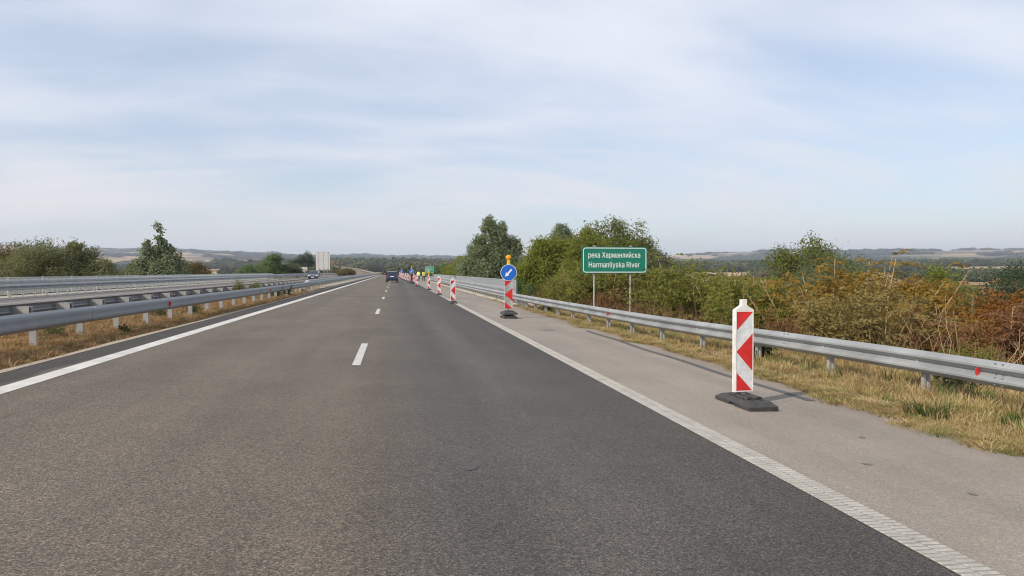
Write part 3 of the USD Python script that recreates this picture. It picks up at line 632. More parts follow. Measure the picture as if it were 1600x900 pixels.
# ------------------------------------------------------------------ cars
M['tyre'] = plain('tyre', (0.02, 0.02, 0.02), 0.8); M['rim'] = plain('rim', (0.4, 0.4, 0.41), 0.3, metal=0.8)
M['glass_dark'] = plain('car_glass', (0.018, 0.022, 0.028), 0.06, var=0.02, spec=0.8)
M['tail'] = plain('tail_lamp', (0.32, 0.015, 0.015), 0.2, coat=0.5); M['head'] = plain('head_lamp', (0.8, 0.82, 0.85), 0.15, coat=0.6); M['plate'] = plain('number_plate', (0.75, 0.75, 0.72), 0.4)
M['black'] = plain('black_plastic', (0.025, 0.025, 0.027), 0.5)
M['paint_blue'] = plain('dark_blue_car_paint', (0.022, 0.036, 0.072), 0.28, metal=0.3, coat=0.6); M['paint_grey'] = plain('grey_blue_car_paint', (0.05, 0.06, 0.085), 0.28, metal=0.4, coat=0.6)
def car(label, loc, rz, paint):
    """front towards +y; hatchback"""
    t = thing('car', label, 'car', loc, rz)
    def prof(pts, w_lo, w_hi, zb, zt):
        m = trimesh.creation.extrude_polygon(Polygon(pts), 2.0, engine='earcut')       # pts (y, z)
        v = m.vertices.copy(); y, z, sx = v[:, 0], v[:, 1], v[:, 2] - 1
        w = w_lo + (w_hi - w_lo) * np.clip((z - zb) / (zt - zb), 0, 1)
        w = w * (1 - .07 * np.clip((np.abs(y) - 1.5) / .5, 0, 1))
        m.vertices = np.stack([sx * w, y, z], 1); m.fix_normals(); return m
    body = [(-1.98, .30), (-2.0, .55), (-1.96, .85), (-1.9, .98), (-1.0, 1.0), (.7, .98), (1.0, .96), (1.6, .82), (1.95, .68), (2.02, .45), (1.98, .25), (1.6, .2), (-1.6, .2)]
    obj('body', prof(body, .84, .80, .3, 1.0), M[paint], t, smooth=40)
    cab = [(-1.88, .97), (-1.62, 1.40), (-1.4, 1.47), (-.3, 1.50), (.15, 1.44), (1.0, .96)]
    cb = obj('cabin', prof(cab, .79, .60, .97, 1.5), M[paint], t, smooth=40)
    def quad(pts, name, mt):
        a = np.array(pts, float); obj(name, (np.vstack([a]), np.array([(0, 1, 2), (0, 2, 3)])), mt, t)
    quad([(-.62, -1.835, 1.07), (.62, -1.835, 1.07), (.53, -1.645, 1.385), (-.53, -1.645, 1.385)], 'rear_window', M['glass_dark'])
    quad([(.68, .96, 1.0), (-.68, .96, 1.0), (-.56, .22, 1.415), (.56, .22, 1.415)], 'windscreen', M['glass_dark'])
    for s in (-1, 1):
        q = [(s * .777, -1.55, 1.03), (s * .777, .78, 1.03), (s * .637, .1, 1.40), (s * .632, -1.35, 1.41)]
        quad(q if s > 0 else q[::-1], 'side_window', M['glass_dark'])
        obj('tail_lamp', bevel_box(s * .70 - .1, s * .70 + .1, -2.005, -1.9, .72, .95, .02), M['tail'], t)
        obj('head_lamp', bevel_box(s * .62 - .16, s * .62 + .16, 1.74, 1.98, .60, .74, .03), M['head'], t)
        obj('mirror', bevel_box(s * .92 - .09, s * .92 + .09, .62, .72, .98, 1.12, .03), M[paint], t)
        for y in (-1.25, 1.25):
            wv = obj('wheel', cyl((s * .60, y, .31), (s * .80, y, .31), .31, 20), M['tyre'], t, smooth=40)
            obj('rim', cyl((s * .795, y, .31), (s * .812, y, .31), .2, 14), M['rim'], wv)
    obj('bumper', bevel_box(-.80, .80, -2.05, -1.9, .34, .60, .04), M[paint], t); obj('lower_bumper', bevel_box(-.78, .78, -2.03, -1.8, .2, .335, .03), M['black'], t)
    obj('bumper', bevel_box(-.78, .78, 1.85, 2.06, .3, .55, .04), M[paint], t); obj('grille', bevel_box(-.4, .4, 1.97, 2.075, .4, .52, .015), M['black'], t)
    obj('number_plate', box(-.26, .26, -2.032, -2.012, .74, .85), M['plate'], t)
    obj('number_plate', box(-.26, .26, 2.062, 2.08, .36, .47), M['plate'], t)
    return t
car('dark blue hatchback driving away in the left lane', (-.30, 96.6, .01), 0.0, 'paint_blue')
car('oncoming grey blue car on the opposite carriageway left of the tall sign', (-13.3, 119, float(xf(-13.3))), math.pi, 'paint_grey')
car('tiny far car approaching on the opposite carriageway', (-14 + float(cx(420)), 420, float(zr(420) + xf(-14))), math.pi, 'paint_grey')

# ------------------------------------------------------------------ people
M['skin'] = plain('skin', (0.42, 0.25, 0.17), 0.55); M['vest'] = plain('yellow_vest', (0.72, 0.75, 0.03), 0.6, var=.1); M['trousers'] = plain('dark_trousers', (0.035, 0.036, 0.045), 0.85)
M['hair'] = plain('dark_hair', (0.03, 0.022, 0.016), 0.7); M['tape'] = plain('reflective_tape', (0.7, 0.72, 0.72), 0.3); M['boot'] = plain('boots', (0.03, 0.025, 0.02), 0.7)
def ball(c, r): return Manifold.sphere(r, 16).translate([float(x) for x in c])
def bone(a, ra, b, rb): return Manifold.batch_hull([ball(a, ra), ball(b, rb)])
def chain(pts): 
    out = Manifold()
    for (a, ra), (b, rb) in zip(pts[:-1], pts[1:]): out = out + bone(a, ra, b, rb)
    return out
def smooth_m(m, edge=.03, it=8):
    t = tm(m.refine_to_length(edge)); t.merge_vertices(); trimesh.smoothing.filter_taubin(t, iterations=it); return t
def person(label, loc, rz, stride=0.12, arm=0.0):
    """about 1.75 m, facing +y"""
    t = thing('person', label, 'person', loc, rz)
    hipL, hipR = np.array([-.09, 0, .90]), np.array([.09, 0, .90])
    kL, kR = np.array([-.10, stride * .7, .49]), np.array([.10, -stride * .3, .48]); aL, aR = np.array([-.10, stride, .09]), np.array([.11, -stride, .09])
    sL, sR = np.array([-.19, 0, 1.42]), np.array([.19, 0, 1.42])
    eL, eR = np.array([-.25, -.08, 1.14]), np.array([.25, .04 + arm * .1, 1.14]); wL, wR = np.array([-.25, .02, .90]), np.array([.24, .2 + arm * .2, .95 + arm * .2])
    body = Manifold.batch_hull([ball((-.13, 0, .95), .10), ball((.13, 0, .95), .10), ball((-.12, 0, 1.15), .10), ball((.12, 0, 1.15), .10)]) + Manifold.batch_hull([ball((-.12, 0, 1.12), .10), ball((.12, 0, 1.12), .10), ball((-.16, 0, 1.38), .085), ball((.16, 0, 1.38), .085), ball((0, 0, 1.45), .07)])
    body = body + bone((0, 0, 1.45), .055, (0, .015, 1.56), .052)
    body = body + Manifold.batch_hull([ball((0, .01, 1.67), .088), ball((0, .03, 1.60), .065), ball((0, -.015, 1.66), .085), ball((0, .055, 1.575), .04)]) + bone((0, .10, 1.645), .012, (0, .112, 1.62), .016) + ball((-.088, .01, 1.64), .022) + ball((.088, .01, 1.64), .022)
    for h, k_, a in ((hipL, kL, aL), (hipR, kR, aR)):
        body = body + chain([(h, .088), (k_, .06), (a, .042)]) + bone(a - (0, 0, .04), .045, a + (0, .14, -.055), .034)
    hands = []
    for s, sh, el, wr in ((-1, sL, eL, wL), (1, sR, eR, wR)):
        body = body + chain([(sh, .062), (el, .045), (wr, .032)])
        d = (wr - el) / np.linalg.norm(wr - el); palm = wr + d * .07
        body = body + bone(wr, .03, palm, .034)
        for q in range(4):
            o = palm + np.array([0, (q - 1.5) * .019, 0]); L_ = (.065, .075, .07, .055)[q]
            hands.append(bone(o, .0095, o + d * L_ * .6, .009) + bone(o + d * L_ * .6, .009, o + d * L_ + np.array([-s * .02, 0, 0]), .008))
        hands.append(bone(wr + d * .03 + np.array([0, .03, 0]), .011, wr + d * .07 + np.array([-s * .01, .055, 0]), .009))
    b = smooth_m(body); full = cat_([b] + [tm(h) for h in hands])
    obj('body', full, M['skin'], t, smooth=True)
    vest = Manifold.batch_hull([ball((-.15, 0, .93), .105), ball((.15, 0, .93), .105), ball((-.13, 0, 1.15), .112), ball((.13, 0, 1.15), .112)]) + Manifold.batch_hull([ball((-.13, 0, 1.12), .112), ball((.13, 0, 1.12), .112), ball((-.17, 0, 1.39), .09), ball((.17, 0, 1.39), .09), ball((0, 0, 1.43), .08)])
    for sh, el in ((sL, eL), (sR, eR)): vest = vest + bone(sh, .074, sh + (el - sh) * .75, .06)
    vv = obj('vest', smooth_m(vest), M['vest'], t, smooth=True)
    for z in (1.02, 1.2):
        st = smooth_m(vest); v = np.asarray(st.vertices); c = v - [0, 0, z]; keep = np.all(np.abs(v[st.faces][:, :, 2] - z) < .045, axis=1) & np.all(np.abs(v[st.faces][:, :, 0]) < .27, axis=1)
        if keep.any():
            st.update_faces(keep); st.remove_unreferenced_vertices(); st.vertices = np.asarray(st.vertices) * [1.03, 1.04, 1]; obj('reflective_band', st, M['tape'], vv, smooth=True)
    tr = Manifold.batch_hull([ball((-.10, 0, .92), .108), ball((.10, 0, .92), .108), ball((-.1, 0, .84), .095), ball((.1, 0, .84), .095)])
    for h, k_, a in ((hipL, kL, aL), (hipR, kR, aR)): tr = tr + chain([(h, .098), (k_, .072), (a, .062)])
    obj('trousers', smooth_m(tr), M['trousers'], t, smooth=True)
    for a in (aL, aR): obj('boot', smooth_m(bone(a - (0, 0, .035), .052, a + (0, .15, -.05), .042)), M['boot'], t, smooth=True)
    hr = Manifold.batch_hull([ball((0, -.01, 1.69), .095), ball((0, -.035, 1.64), .085)]) - Manifold.cube([.3, .2, .16], True).translate([0, .13, 1.60])
    obj('hair', smooth_m(hr), M['hair'], t, smooth=True)
    return t
person('worker in yellow vest and dark trousers standing farther left by the beacons', (4.0, 115, -.12), 2.9, .05)
person('worker in yellow vest walking on the shoulder left of the far green sign', (4.85, 115, -.145), .3, .2)

# ------------------------------------------------------------------ vegetation
def leaf_mat(name, ramp, rough=0.55, trans=0.42, patch=None, pscale=0.8, instance=False):
    """leaves take their colour leaf by leaf; patch tints whole boughs"""
    nodes = {'geo': ('geometry', {}), 'tc': ('texture_coordinate', {}), 'r': ('rgb_ramp', {'ramp': ramp}),
             'oi': ('object_info', {}),
             'n': ('noise_texture', {'scale': pscale, 'detail': 3.0}), 'pr': ('rgb_ramp', {'ramp': patch or [(0.3, (0.75, 0.78, 0.75)), (0.7, (1.2, 1.15, 1.1))]}),
             'mx': ('mix', {'mix_type': 'multiply', 'fac': 1.0}), 'p': ('principled_bsdf', {'roughness': rough, 'specular_ior_level': 0.25}),
             't': ('translucent_bsdf', {}), 'ms': ('mix_closure', {'fac': trans})}
    links = [('r.color', 'mx.color1'), ('n.fac', 'pr.fac'), ('pr.color', 'mx.color2'), ('tc.object', 'n.vector'), ('mx.color', 'p.base_color'), ('mx.color', 't.color'),
             ('p.BSDF', 'ms.closure1'), ('t.BSDF', 'ms.closure2')]
    links.append(('oi.random' if instance else 'geo.random_per_island', 'r.fac'))
    return mat(name, nodes, links, surface='ms.closure')
LM = {
    'willow': leaf_mat('willow_leaves', [(0, (0.191, 0.206, 0.086)), (.5, (0.349, 0.349, 0.168)), (.85, (0.540, 0.517, 0.285)), (1, (0.600, 0.501, 0.201))]),
    'willow_gold': leaf_mat('golden_willow_leaves', [(0, (0.175, 0.135, 0.043)), (.5, (0.352, 0.259, 0.076)), (.85, (0.444, 0.359, 0.119)), (1, (0.586, 0.314, 0.086))]),
    'poplar': leaf_mat('silver_poplar_leaves', [(0, (0.195, 0.234, 0.122)), (.55, (0.375, 0.411, 0.233)), (.8, (0.620, 0.620, 0.552)), (.92, (0.620, 0.620, 0.620)), (1, (0.620, 0.525, 0.278))]),
    'poplar_green': leaf_mat('poplar_leaves', [(0, (0.122, 0.185, 0.065)), (.6, (0.252, 0.341, 0.140)), (.85, (0.524, 0.600, 0.350)), (1, (0.600, 0.600, 0.568))]),
    'robinia': leaf_mat('robinia_leaves', [(0, (0.192, 0.217, 0.037)), (.5, (0.378, 0.386, 0.068)), (.8, (0.608, 0.526, 0.093)), (.95, (0.608, 0.546, 0.093)), (1, (0.608, 0.464, 0.080))]),
    'oak': leaf_mat('dark_round_leaves', [(0, (0.146, 0.167, 0.036)), (.6, (0.314, 0.320, 0.070)), (.9, (0.540, 0.469, 0.103)), (1, (0.608, 0.452, 0.087))]),
    'grey': leaf_mat('grey_green_leaves', [(0, (0.143, 0.165, 0.089)), (.6, (0.305, 0.314, 0.186)), (.9, (0.571, 0.547, 0.376)), (1, (0.600, 0.411, 0.171))]),
    'silver': leaf_mat('silver_leaves', [(0, (0.138, 0.164, 0.084)), (.5, (0.278, 0.302, 0.181)), (.85, (0.605, 0.620, 0.435)), (1, (0.620, 0.620, 0.620))]),
    'sumac_green': leaf_mat('green_sumac_leaves', [(0, (0.179, 0.185, 0.035)), (.6, (0.341, 0.329, 0.065)), (.85, (0.548, 0.448, 0.082)), (1, (0.620, 0.448, 0.082))], pscale=1.2),
    'sumac_rust': leaf_mat('rusty_sumac_leaves', [(0, (0.234, 0.119, 0.052)), (.5, (0.447, 0.247, 0.096)), (.8, (0.620, 0.402, 0.144)), (1, (0.620, 0.620, 0.287))], pscale=1.2),
    'sumac_gold': leaf_mat('golden_sumac_leaves', [(0, (0.270, 0.170, 0.029)), (.5, (0.539, 0.336, 0.049)), (.85, (0.620, 0.457, 0.062)), (1, (0.620, 0.408, 0.062))], pscale=1.2),
    'sumac_olive': leaf_mat('olive_sumac_leaves', [(0, (0.238, 0.189, 0.064)), (.5, (0.437, 0.345, 0.107)), (.85, (0.620, 0.491, 0.162)), (1, (0.620, 0.352, 0.107))], pscale=1.2),
    'orange': leaf_mat('orange_leaves', [(0, (0.254, 0.113, 0.022)), (.5, (0.460, 0.205, 0.035)), (.85, (0.603, 0.304, 0.048)), (1, (0.476, 0.304, 0.068))]),
    'dark': leaf_mat('dark_green_leaves', [(0, (0.050, 0.078, 0.035)), (.6, (0.119, 0.155, 0.056)), (1, (0.253, 0.281, 0.113))]),
    'weed': leaf_mat('weed_leaves', [(0, (0.049, 0.084, 0.022)), (.6, (0.105, 0.154, 0.039)), (1, (0.196, 0.224, 0.070))]),
    'straw': leaf_mat('straw_blades', [(0, (0.242, 0.160, 0.072)), (.4, (0.396, 0.286, 0.138)), (.75, (0.517, 0.396, 0.209)), (1, (0.264, 0.242, 0.077))], trans=0.25),
    'straw_i': leaf_mat('straw_tufts', [(0, (0.263, 0.175, 0.081)), (.35, (0.425, 0.312, 0.150)), (.7, (0.562, 0.431, 0.225)), (.84, (0.312, 0.281, 0.094)), (.93, (0.138, 0.188, 0.044)), (1, (0.100, 0.163, 0.037))], trans=0.25, instance=True),
    'rust_grass': leaf_mat('rust_tufts', [(0, (0.217, 0.126, 0.058)), (.5, (0.376, 0.239, 0.115)), (.85, (0.479, 0.340, 0.180)), (.94, (0.228, 0.214, 0.086)), (1, (0.097, 0.151, 0.050))], trans=0.2, instance=True),
    'forest': leaf_mat('far_forest', [(0, (0.05, 0.066, 0.032)), (.5, (0.085, 0.102, 0.048)), (.85, (0.125, 0.135, 0.062)), (.96, (0.17, 0.15, 0.065)), (1, (0.21, 0.14, 0.06))], trans=0.15, instance=True),
    'scrub': leaf_mat('far_scrub', [(0, (0.084, 0.070, 0.039)), (.4, (0.154, 0.105, 0.049)), (.7, (0.238, 0.140, 0.056)), (1, (0.336, 0.196, 0.063))], trans=0.15, instance=True),
}
def unit(v): return v / (np.linalg.norm(v, axis=-1, keepdims=True) + 1e-9)
def leaf_quads(pos, axis, nrm, L, Wd, fold=.25):
    """rhombic leaves, folded a little along the middle"""
    side = unit(np.cross(axis, nrm)); nn = unit(np.cross(side, axis)); L = L[:, None]; Wd = Wd[:, None]
    a = pos; c = pos + axis * L; m = pos + axis * L * .45
    b = m + side * Wd / 2 + nn * Wd * fold; d = m - side * Wd / 2 + nn * Wd * fold
    V = np.stack([a, b, c, d], 1).reshape(-1, 3); n = len(pos); i = np.arange(n)[:, None] * 4
    F = np.concatenate([i + [0, 1, 2], i + [0, 2, 3]], 1).reshape(-1, 3)
    return V, F
def crown_leaves(rng, clumps, per, size, aspect=.62, upright=.0, sx=1.0):
    """clumps: (k,4) centre and radius; leaves mostly in the shell of each clump"""
    pos, nrm = [], []
    wts = clumps[:, 3] ** 2; cnt = np.maximum((1.5 * per * len(clumps) * wts / wts.sum()).astype(int), 8)
    for (x, y, z, r), k in zip(clumps, cnt):
        d = unit(rng.normal(size=(k, 3))); rr = r * (0.35 + .65 * rng.random(k) ** .45) * (1 + .25 * rng.normal(size=k))
        p = d * rr[:, None]; p[:, 2] *= .85 + upright
        pos.append(p + [x, y, z]); nrm.append(d)
    pos = np.vstack(pos); nrm = np.vstack(nrm); n = len(pos)
    nrm = unit(nrm * .9 + rng.normal(size=(n, 3)) * .7 + [0, 0, .35])
    ax = unit(np.cross(nrm, rng.normal(size=(n, 3)))); ax = unit(ax + [0, 0, -.25])
    L = size * (.6 + .8 * rng.random(n))
    return leaf_quads(pos, ax, nrm, L, L * aspect)
def limb(rng, a, b, r0, r1, k=5, wig=.08):
    a, b = np.array(a, float), np.array(b, float); t = np.linspace(0, 1, k)[:, None]; L = np.linalg.norm(b - a)
    p = a + (b - a) * t + rng.normal(size=(k, 3)) * wig * L * (t * (1 - t)) * 2; p[:, 2] += L * .06 * (t[:, 0] * (1 - t[:, 0])) * 4
    return tube(p, np.linspace(r0, r1, k), 6, cap=False)
def tree(name, label, cat, X, Y, ztop, width, mt, seed, lobes=None, n_clump=60, per=150, leaf=.14, spiky=0.0, trunk=.14, zg=None, group=None, depth=None, base=0.12, aspect=.62):
    """lobes: ellipsoids (dx, z0 fraction, z1 fraction, rx fraction) that shape the crown"""
    rng = np.random.default_rng(seed)
    zg = float(ground_z(np.array(X - float(cx(Y))), np.array(float(Y)))) - .1 if zg is None else zg
    H = ztop - zg; R = width / 2
    t = thing(name, label, cat, (X, Y, zg), 0.0, group)
    lobes = lobes or [(0, base, 1.0, 1.0)]
    wt = np.array([l[3] ** 1.15 * (l[2] - l[1]) ** .6 for l in lobes]); wt = wt / wt.sum()
    C = []
    for l, k in zip(lobes, np.maximum((wt * n_clump).astype(int), 4)):
        d = unit(rng.normal(size=(k, 3))) * (.25 + .72 * rng.random(k) ** .5)[:, None]
        rx = l[3] * R; zc_, hz = (l[1] + l[2]) / 2 * H, (l[2] - l[1]) / 2 * H
        # an egg: wider below, narrow at the top
        taper = 1 - .42 * np.clip(d[:, 2], -.3, 1) * (1 + .45 * spiky)
        p = np.stack([l[0] * R + d[:, 0] * rx * taper, d[:, 1] * rx * taper * (depth or 1.0), zc_ + d[:, 2] * hz * .95], 1)
        r = np.maximum(rx * (.14 + .17 * rng.random(k)) + R * .035, R * (.12 + .08 * rng.random(k))) * (1 - .25 * spiky * np.clip(d[:, 2], 0, 1)); C.append(np.column_stack([p, r]))
    C = np.vstack(C)
    if spiky:
        k = int(14 * spiky); top = C[np.argsort(-C[:, 2])[:max(k, 1)]].copy()
        up = top.copy(); up[:, 2] += H * .03 * (0.5 + rng.random(len(up))); up[:, 3] *= .5; C = np.vstack([C, up])
    C[:, 2] = np.minimum(C[:, 2], H - C[:, 3] * .7)
    V, F = crown_leaves(rng, C, per, leaf, aspect, upright=.3 * spiky)
    # sprays that break the outline
    tr = [limb(rng, (0, 0, 0), (rng.normal() * .03 * H, 0, H * .55), trunk, trunk * .5, 7, .03), limb(rng, (rng.normal() * .02, 0, H * .5), (0, 0, H * (.88 - .12 * min(spiky, 1))), trunk * .5, trunk * .12, 5, .04)]
    for c in C[rng.permutation(len(C))[:min(34, len(C))]]:
        z0 = np.clip(c[2] * (.35 + .3 * rng.random()), H * .08, H * .7)
        tr.append(limb(rng, (0, 0, z0), c[:3], trunk * .3, trunk * .06, 5))
    obj('trunk', cat_(tr), M['bark'], t, smooth=40)
    obj('crown', (V, F), LM[mt], t)
    return t
# left of the road
tree('willow_tree', 'olive and gold tree at the far left edge beyond the railing', 'tree', -46, 90, 5.4, 9.5, 'willow_gold', 1, n_clump=110, per=170, leaf=.22, lobes=[(0, .1, 1, 1), (-.5, .1, .85, .7)])
tree('willow_tree', 'broad grey green willow beyond the left railing, the tallest of its clump', 'tree', -38.4, 84, 5.9, 9.0, 'willow', 2, n_clump=170, per=190, leaf=.2, lobes=[(0, .1, 1, 1), (-.45, .1, .9, .7), (.5, .1, .88, .65)])
tree('willow_tree', 'darker willow at the right end of the left tree clump', 'tree', -34.2, 85, 5.0, 7.4, 'willow', 3, n_clump=150, per=180, leaf=.2, lobes=[(-.3, .1, 1, .85), (.4, .05, .8, .75)], spiky=.3)
tree('poplar_tree', 'lone green poplar with spiky top beyond the left railing', 'tree', -31, 98, 8.2, 7.0, 'poplar', 4, n_clump=150, per=88, leaf=.33, spiky=1.0, trunk=.2, lobes=[(0, .06, .72, 1.0), (0, .3, 1, .40), (-.35, .3, .87, .34), (.36, .3, .83, .34), (-.66, .25, .74, .3), (.72, .25, .70, .28)])
tree('shrub', 'green shrub under the left flank of the lone poplar', 'shrub', -32.4, 90, 1.9, 5.0, 'willow', 5, n_clump=40, per=110, leaf=.2, trunk=.06)
tree('shrub', 'golden shrub right of the lone poplar', 'shrub', -28.4, 104, 2.9, 6.4, 'willow_gold', 6, n_clump=60, per=110, leaf=.2, trunk=.06)
tree('shrub', 'dark green spreading shrub left of the small back-facing sign', 'shrub', -25.0, 128, 2.9, 6.0, 'poplar_green', 7, n_clump=50, per=110, leaf=.24, trunk=.08)
tree('tree', 'small green tree behind the spreading shrub on the left', 'tree', -25.2, 150, 5.3, 6.0, 'poplar_green', 8, n_clump=60, per=100, leaf=.28)
tree('shrub', 'pale green shrub beside the small back-facing sign', 'shrub', -23.6, 165, 3.4, 5.4, 'grey', 9, n_clump=50, per=100, leaf=.28)
tree('tree', 'dense dark tree directly left of the tall back-facing sign', 'tree', -33.5, 270, 9.4, 11.5, 'dark', 10, n_clump=90, per=100, leaf=.45, trunk=.25, lobes=[(0, .1, 1, .8), (-.6, .05, .78, .7)])
tree('shrub', 'pale shrub under the tall back-facing sign', 'shrub', -26.0, 236, 3.2, 6.5, 'grey', 11, n_clump=50, per=90, leaf=.35)
tree('shrub', 'yellow autumn shrub right of the tall back-facing sign', 'shrub', -19.0, 262, 2.6, 9, 'willow_gold', 12, n_clump=60, per=90, leaf=.35, lobes=[(-.3, .1, .8, .7), (.4, .1, 1, .6)])
# right of the road
tree('poplar_tree', 'tall silver poplar rising behind the right bridge railing', 'tree', 10.9, 75, 7.9, 7.2, 'poplar', 21, n_clump=300, per=110, leaf=.24, spiky=.8, trunk=.2, lobes=[(0, .03, .60, 1.0), (-.08, .3, 1.0, .46), (.25, .3, .9, .3), (-.42, .2, .76, .45), (.55, .2, .74, .42)])
tree('poplar_tree', 'smaller silver poplar peeking behind the leafy green robinia', 'tree', 15.4, 62, 6.2, 4.6, 'poplar', 22, n_clump=80, per=140, leaf=.16, spiky=.6)
tree('robinia_tree', 'yellow green robinia left of the river sign', 'tree', 10.6, 45.5, 4.0, 5.6, 'robinia', 23, n_clump=220, per=170, leaf=.16, lobes=[(0, .12, 1, .75), (-.45, .05, .75, .6), (.4, .05, .8, .7)], aspect=.5, spiky=.4)
tree('robinia_tree', 'lower robinia filling the gap beside the dark rounded tree', 'tree', 14.6, 49, 3.7, 5.6, 'robinia', 37, n_clump=120, per=160, leaf=.15)
tree('shrub', 'olive shrub below the robinia left of the river sign', 'shrub', 10.6, 38, 1.5, 4.4, 'robinia', 38, n_clump=80, per=150, leaf=.11, trunk=.05)
tree('robinia_tree', 'green robinia rising directly behind the left edge of the river sign', 'tree', 12.6, 43.5, 4.5, 5.0, 'robinia', 24, n_clump=190, per=170, leaf=.16, lobes=[(0, .1, 1, .8), (.3, .05, .8, .8)], aspect=.5, spiky=.5)
tree('oak_tree', 'dark rounded tree behind the river sign', 'tree', 19.0, 57, 6.15, 8.2, 'oak', 25, n_clump=230, per=140, leaf=.18, lobes=[(-.15, .25, 1, .85), (.38, .2, .95, .68), (-.5, .15, .93, .6), (0, .05, .65, 1.0)])
tree('tree', 'grey green bushy tree right of the river sign', 'tree', 17.3, 42, 2.9, 4.6, 'grey', 26, n_clump=90, per=150, leaf=.12, lobes=[(-.2, .1, 1, .8), (.5, .1, .85, .6)])
tree('tree', 'green tree far right of the road behind the workers', 'tree', 15.2, 150, 4.9, 9.0, 'robinia', 27, n_clump=80, per=120, leaf=.28)
tree('tree', 'small green tree beyond the far green sign', 'tree', 13.5, 200, 3.9, 8, 'poplar_green', 28, n_clump=60, per=110, leaf=.3)
tree('tree', 'olive tree left of the tall silver poplar', 'tree', 11.5, 108, 4.3, 6, 'robinia', 29, n_clump=70, per=120, leaf=.22)
tree('oak_tree', 'dome shaped dark green tree behind the nearest striped beacon', 'tree', 19.7, 30.0, 3.3, 5.2, 'oak', 30, n_clump=200, per=150, leaf=.11, lobes=[(-.05, .35, 1, .85), (-.42, .25, .93, .62), (.42, .25, .94, .62), (0, .1, .7, 1.0)])
tree('silver_shrub', 'silver leaved bush in front of the dome shaped tree', 'shrub', 17.4, 24.6, 2.5, 5.4, 'silver', 31, n_clump=150, per=170, leaf=.075, lobes=[(0, .2, 1, .9), (.4, .1, .75, .7), (-.3, .1, .85, .7)])
tree('shrub', 'green yellow feathery tree right of the silver bush', 'shrub', 22.3, 25, 1.85, 3.2, 'robinia', 32, n_clump=70, per=150, leaf=.09)
tree('shrub', 'bright orange bush near the right edge', 'shrub', 16.9, 17.6, 1.75, 5.0, 'orange', 33, n_clump=90, per=160, leaf=.085, lobes=[(-.2, .1, .8, .7), (.1, .1, 1, .5), (.5, .1, .85, .7)], spiky=.5)
tree('shrub', 'golden bush left of the bright orange bush', 'shrub', 16.0, 18.8, 1.5, 3.0, 'sumac_gold', 35, n_clump=50, per=150, leaf=.085)
tree('tree', 'dark green tree at the right edge behind the orange bush', 'tree', 35.8, 34.5, 2.3, 5.0, 'dark', 34, n_clump=90, per=140, leaf=.13)
tree('shrub', 'dark bush low at the right edge beside the orange bush', 'shrub', 12.4, 10.6, 1.0, 1.1, 'dark', 36, n_clump=36, per=130, leaf=.06, trunk=.03)

def sumac(rng, H, R, stems=11, fronds=15, leaflets=15, flen=.46, ll=.105, fill=95):
    """suckering shrub with pinnate leaves; returns stems mesh, leaflets (V, F)"""
    st, pos, ax, nr, Ls = [], [], [], [], []
    for i in range(stems):
        a = rng.random() * 6.283; d = np.array([math.cos(a), math.sin(a), 0])
        b0 = d * R * .35 * rng.random(); h = H * (.5 + .42 * rng.random()); top = b0 + d * R * .75 * rng.random() + [0, 0, h]
        mid = (b0 + top) / 2 + d * R * .08
        st.append(tube([b0, mid, top], [.016, .011, .005], 5, cap=False))
        for f in range(fronds):
            t = .16 + .84 * rng.random() ** .9; o = b0 + (top - b0) * t
            fa = rng.random() * 6.283; fd = np.array([math.cos(fa), math.sin(fa), .35 + 1.1 * rng.random() * t]); fd /= np.linalg.norm(fd)
            L = flen * (.6 + .6 * rng.random()); n = leaflets; u = np.linspace(.2, 1, n)[:, None]
            rach = o + fd * L * u + np.array([0, 0, -1]) * L * .55 * u ** 2
            tan = unit(fd + np.array([0, 0, -1]) * 1.1 * u); sd = unit(np.cross(tan, [0, 0, 1.])); sg_ = np.where(np.arange(n) % 2 == 0, 1, -1)[:, None]
            pos.append(rach); ax.append(unit(sd * sg_ + tan * .5 + [0, 0, -.35] + rng.normal(size=(n, 3)) * .18)); nr.append(unit(np.cross(sd, tan) + rng.normal(size=(n, 3)) * .25)); Ls.append(ll * (.7 + .6 * rng.random(n)) * (1.1 - .4 * u[:, 0]))
    pos, ax, nr, Ls = np.vstack(pos), np.vstack(ax), np.vstack(nr), np.concatenate(Ls)
    nr = np.where(nr[:, 2:3] < 0, -nr, nr)
    V1, F1 = leaf_quads(pos, ax, nr, Ls, Ls * .40, .12)
    k = 26; q = rng.random((k, 3)); an = q[:, 0] * 6.283; rr = R * np.sqrt(q[:, 1]) * .8
    C = np.column_stack([rr * np.cos(an), rr * np.sin(an), H * (.10 + .72 * q[:, 2] * (1 - .45 * (rr / R) ** 2)), R * (.16 + .12 * rng.random(k))])
    V2, F2 = crown_leaves(rng, C, fill, .085, .5)
    return cat_(st), (np.vstack([V1, V2]), np.vstack([F1, F2 + len(V1)]))

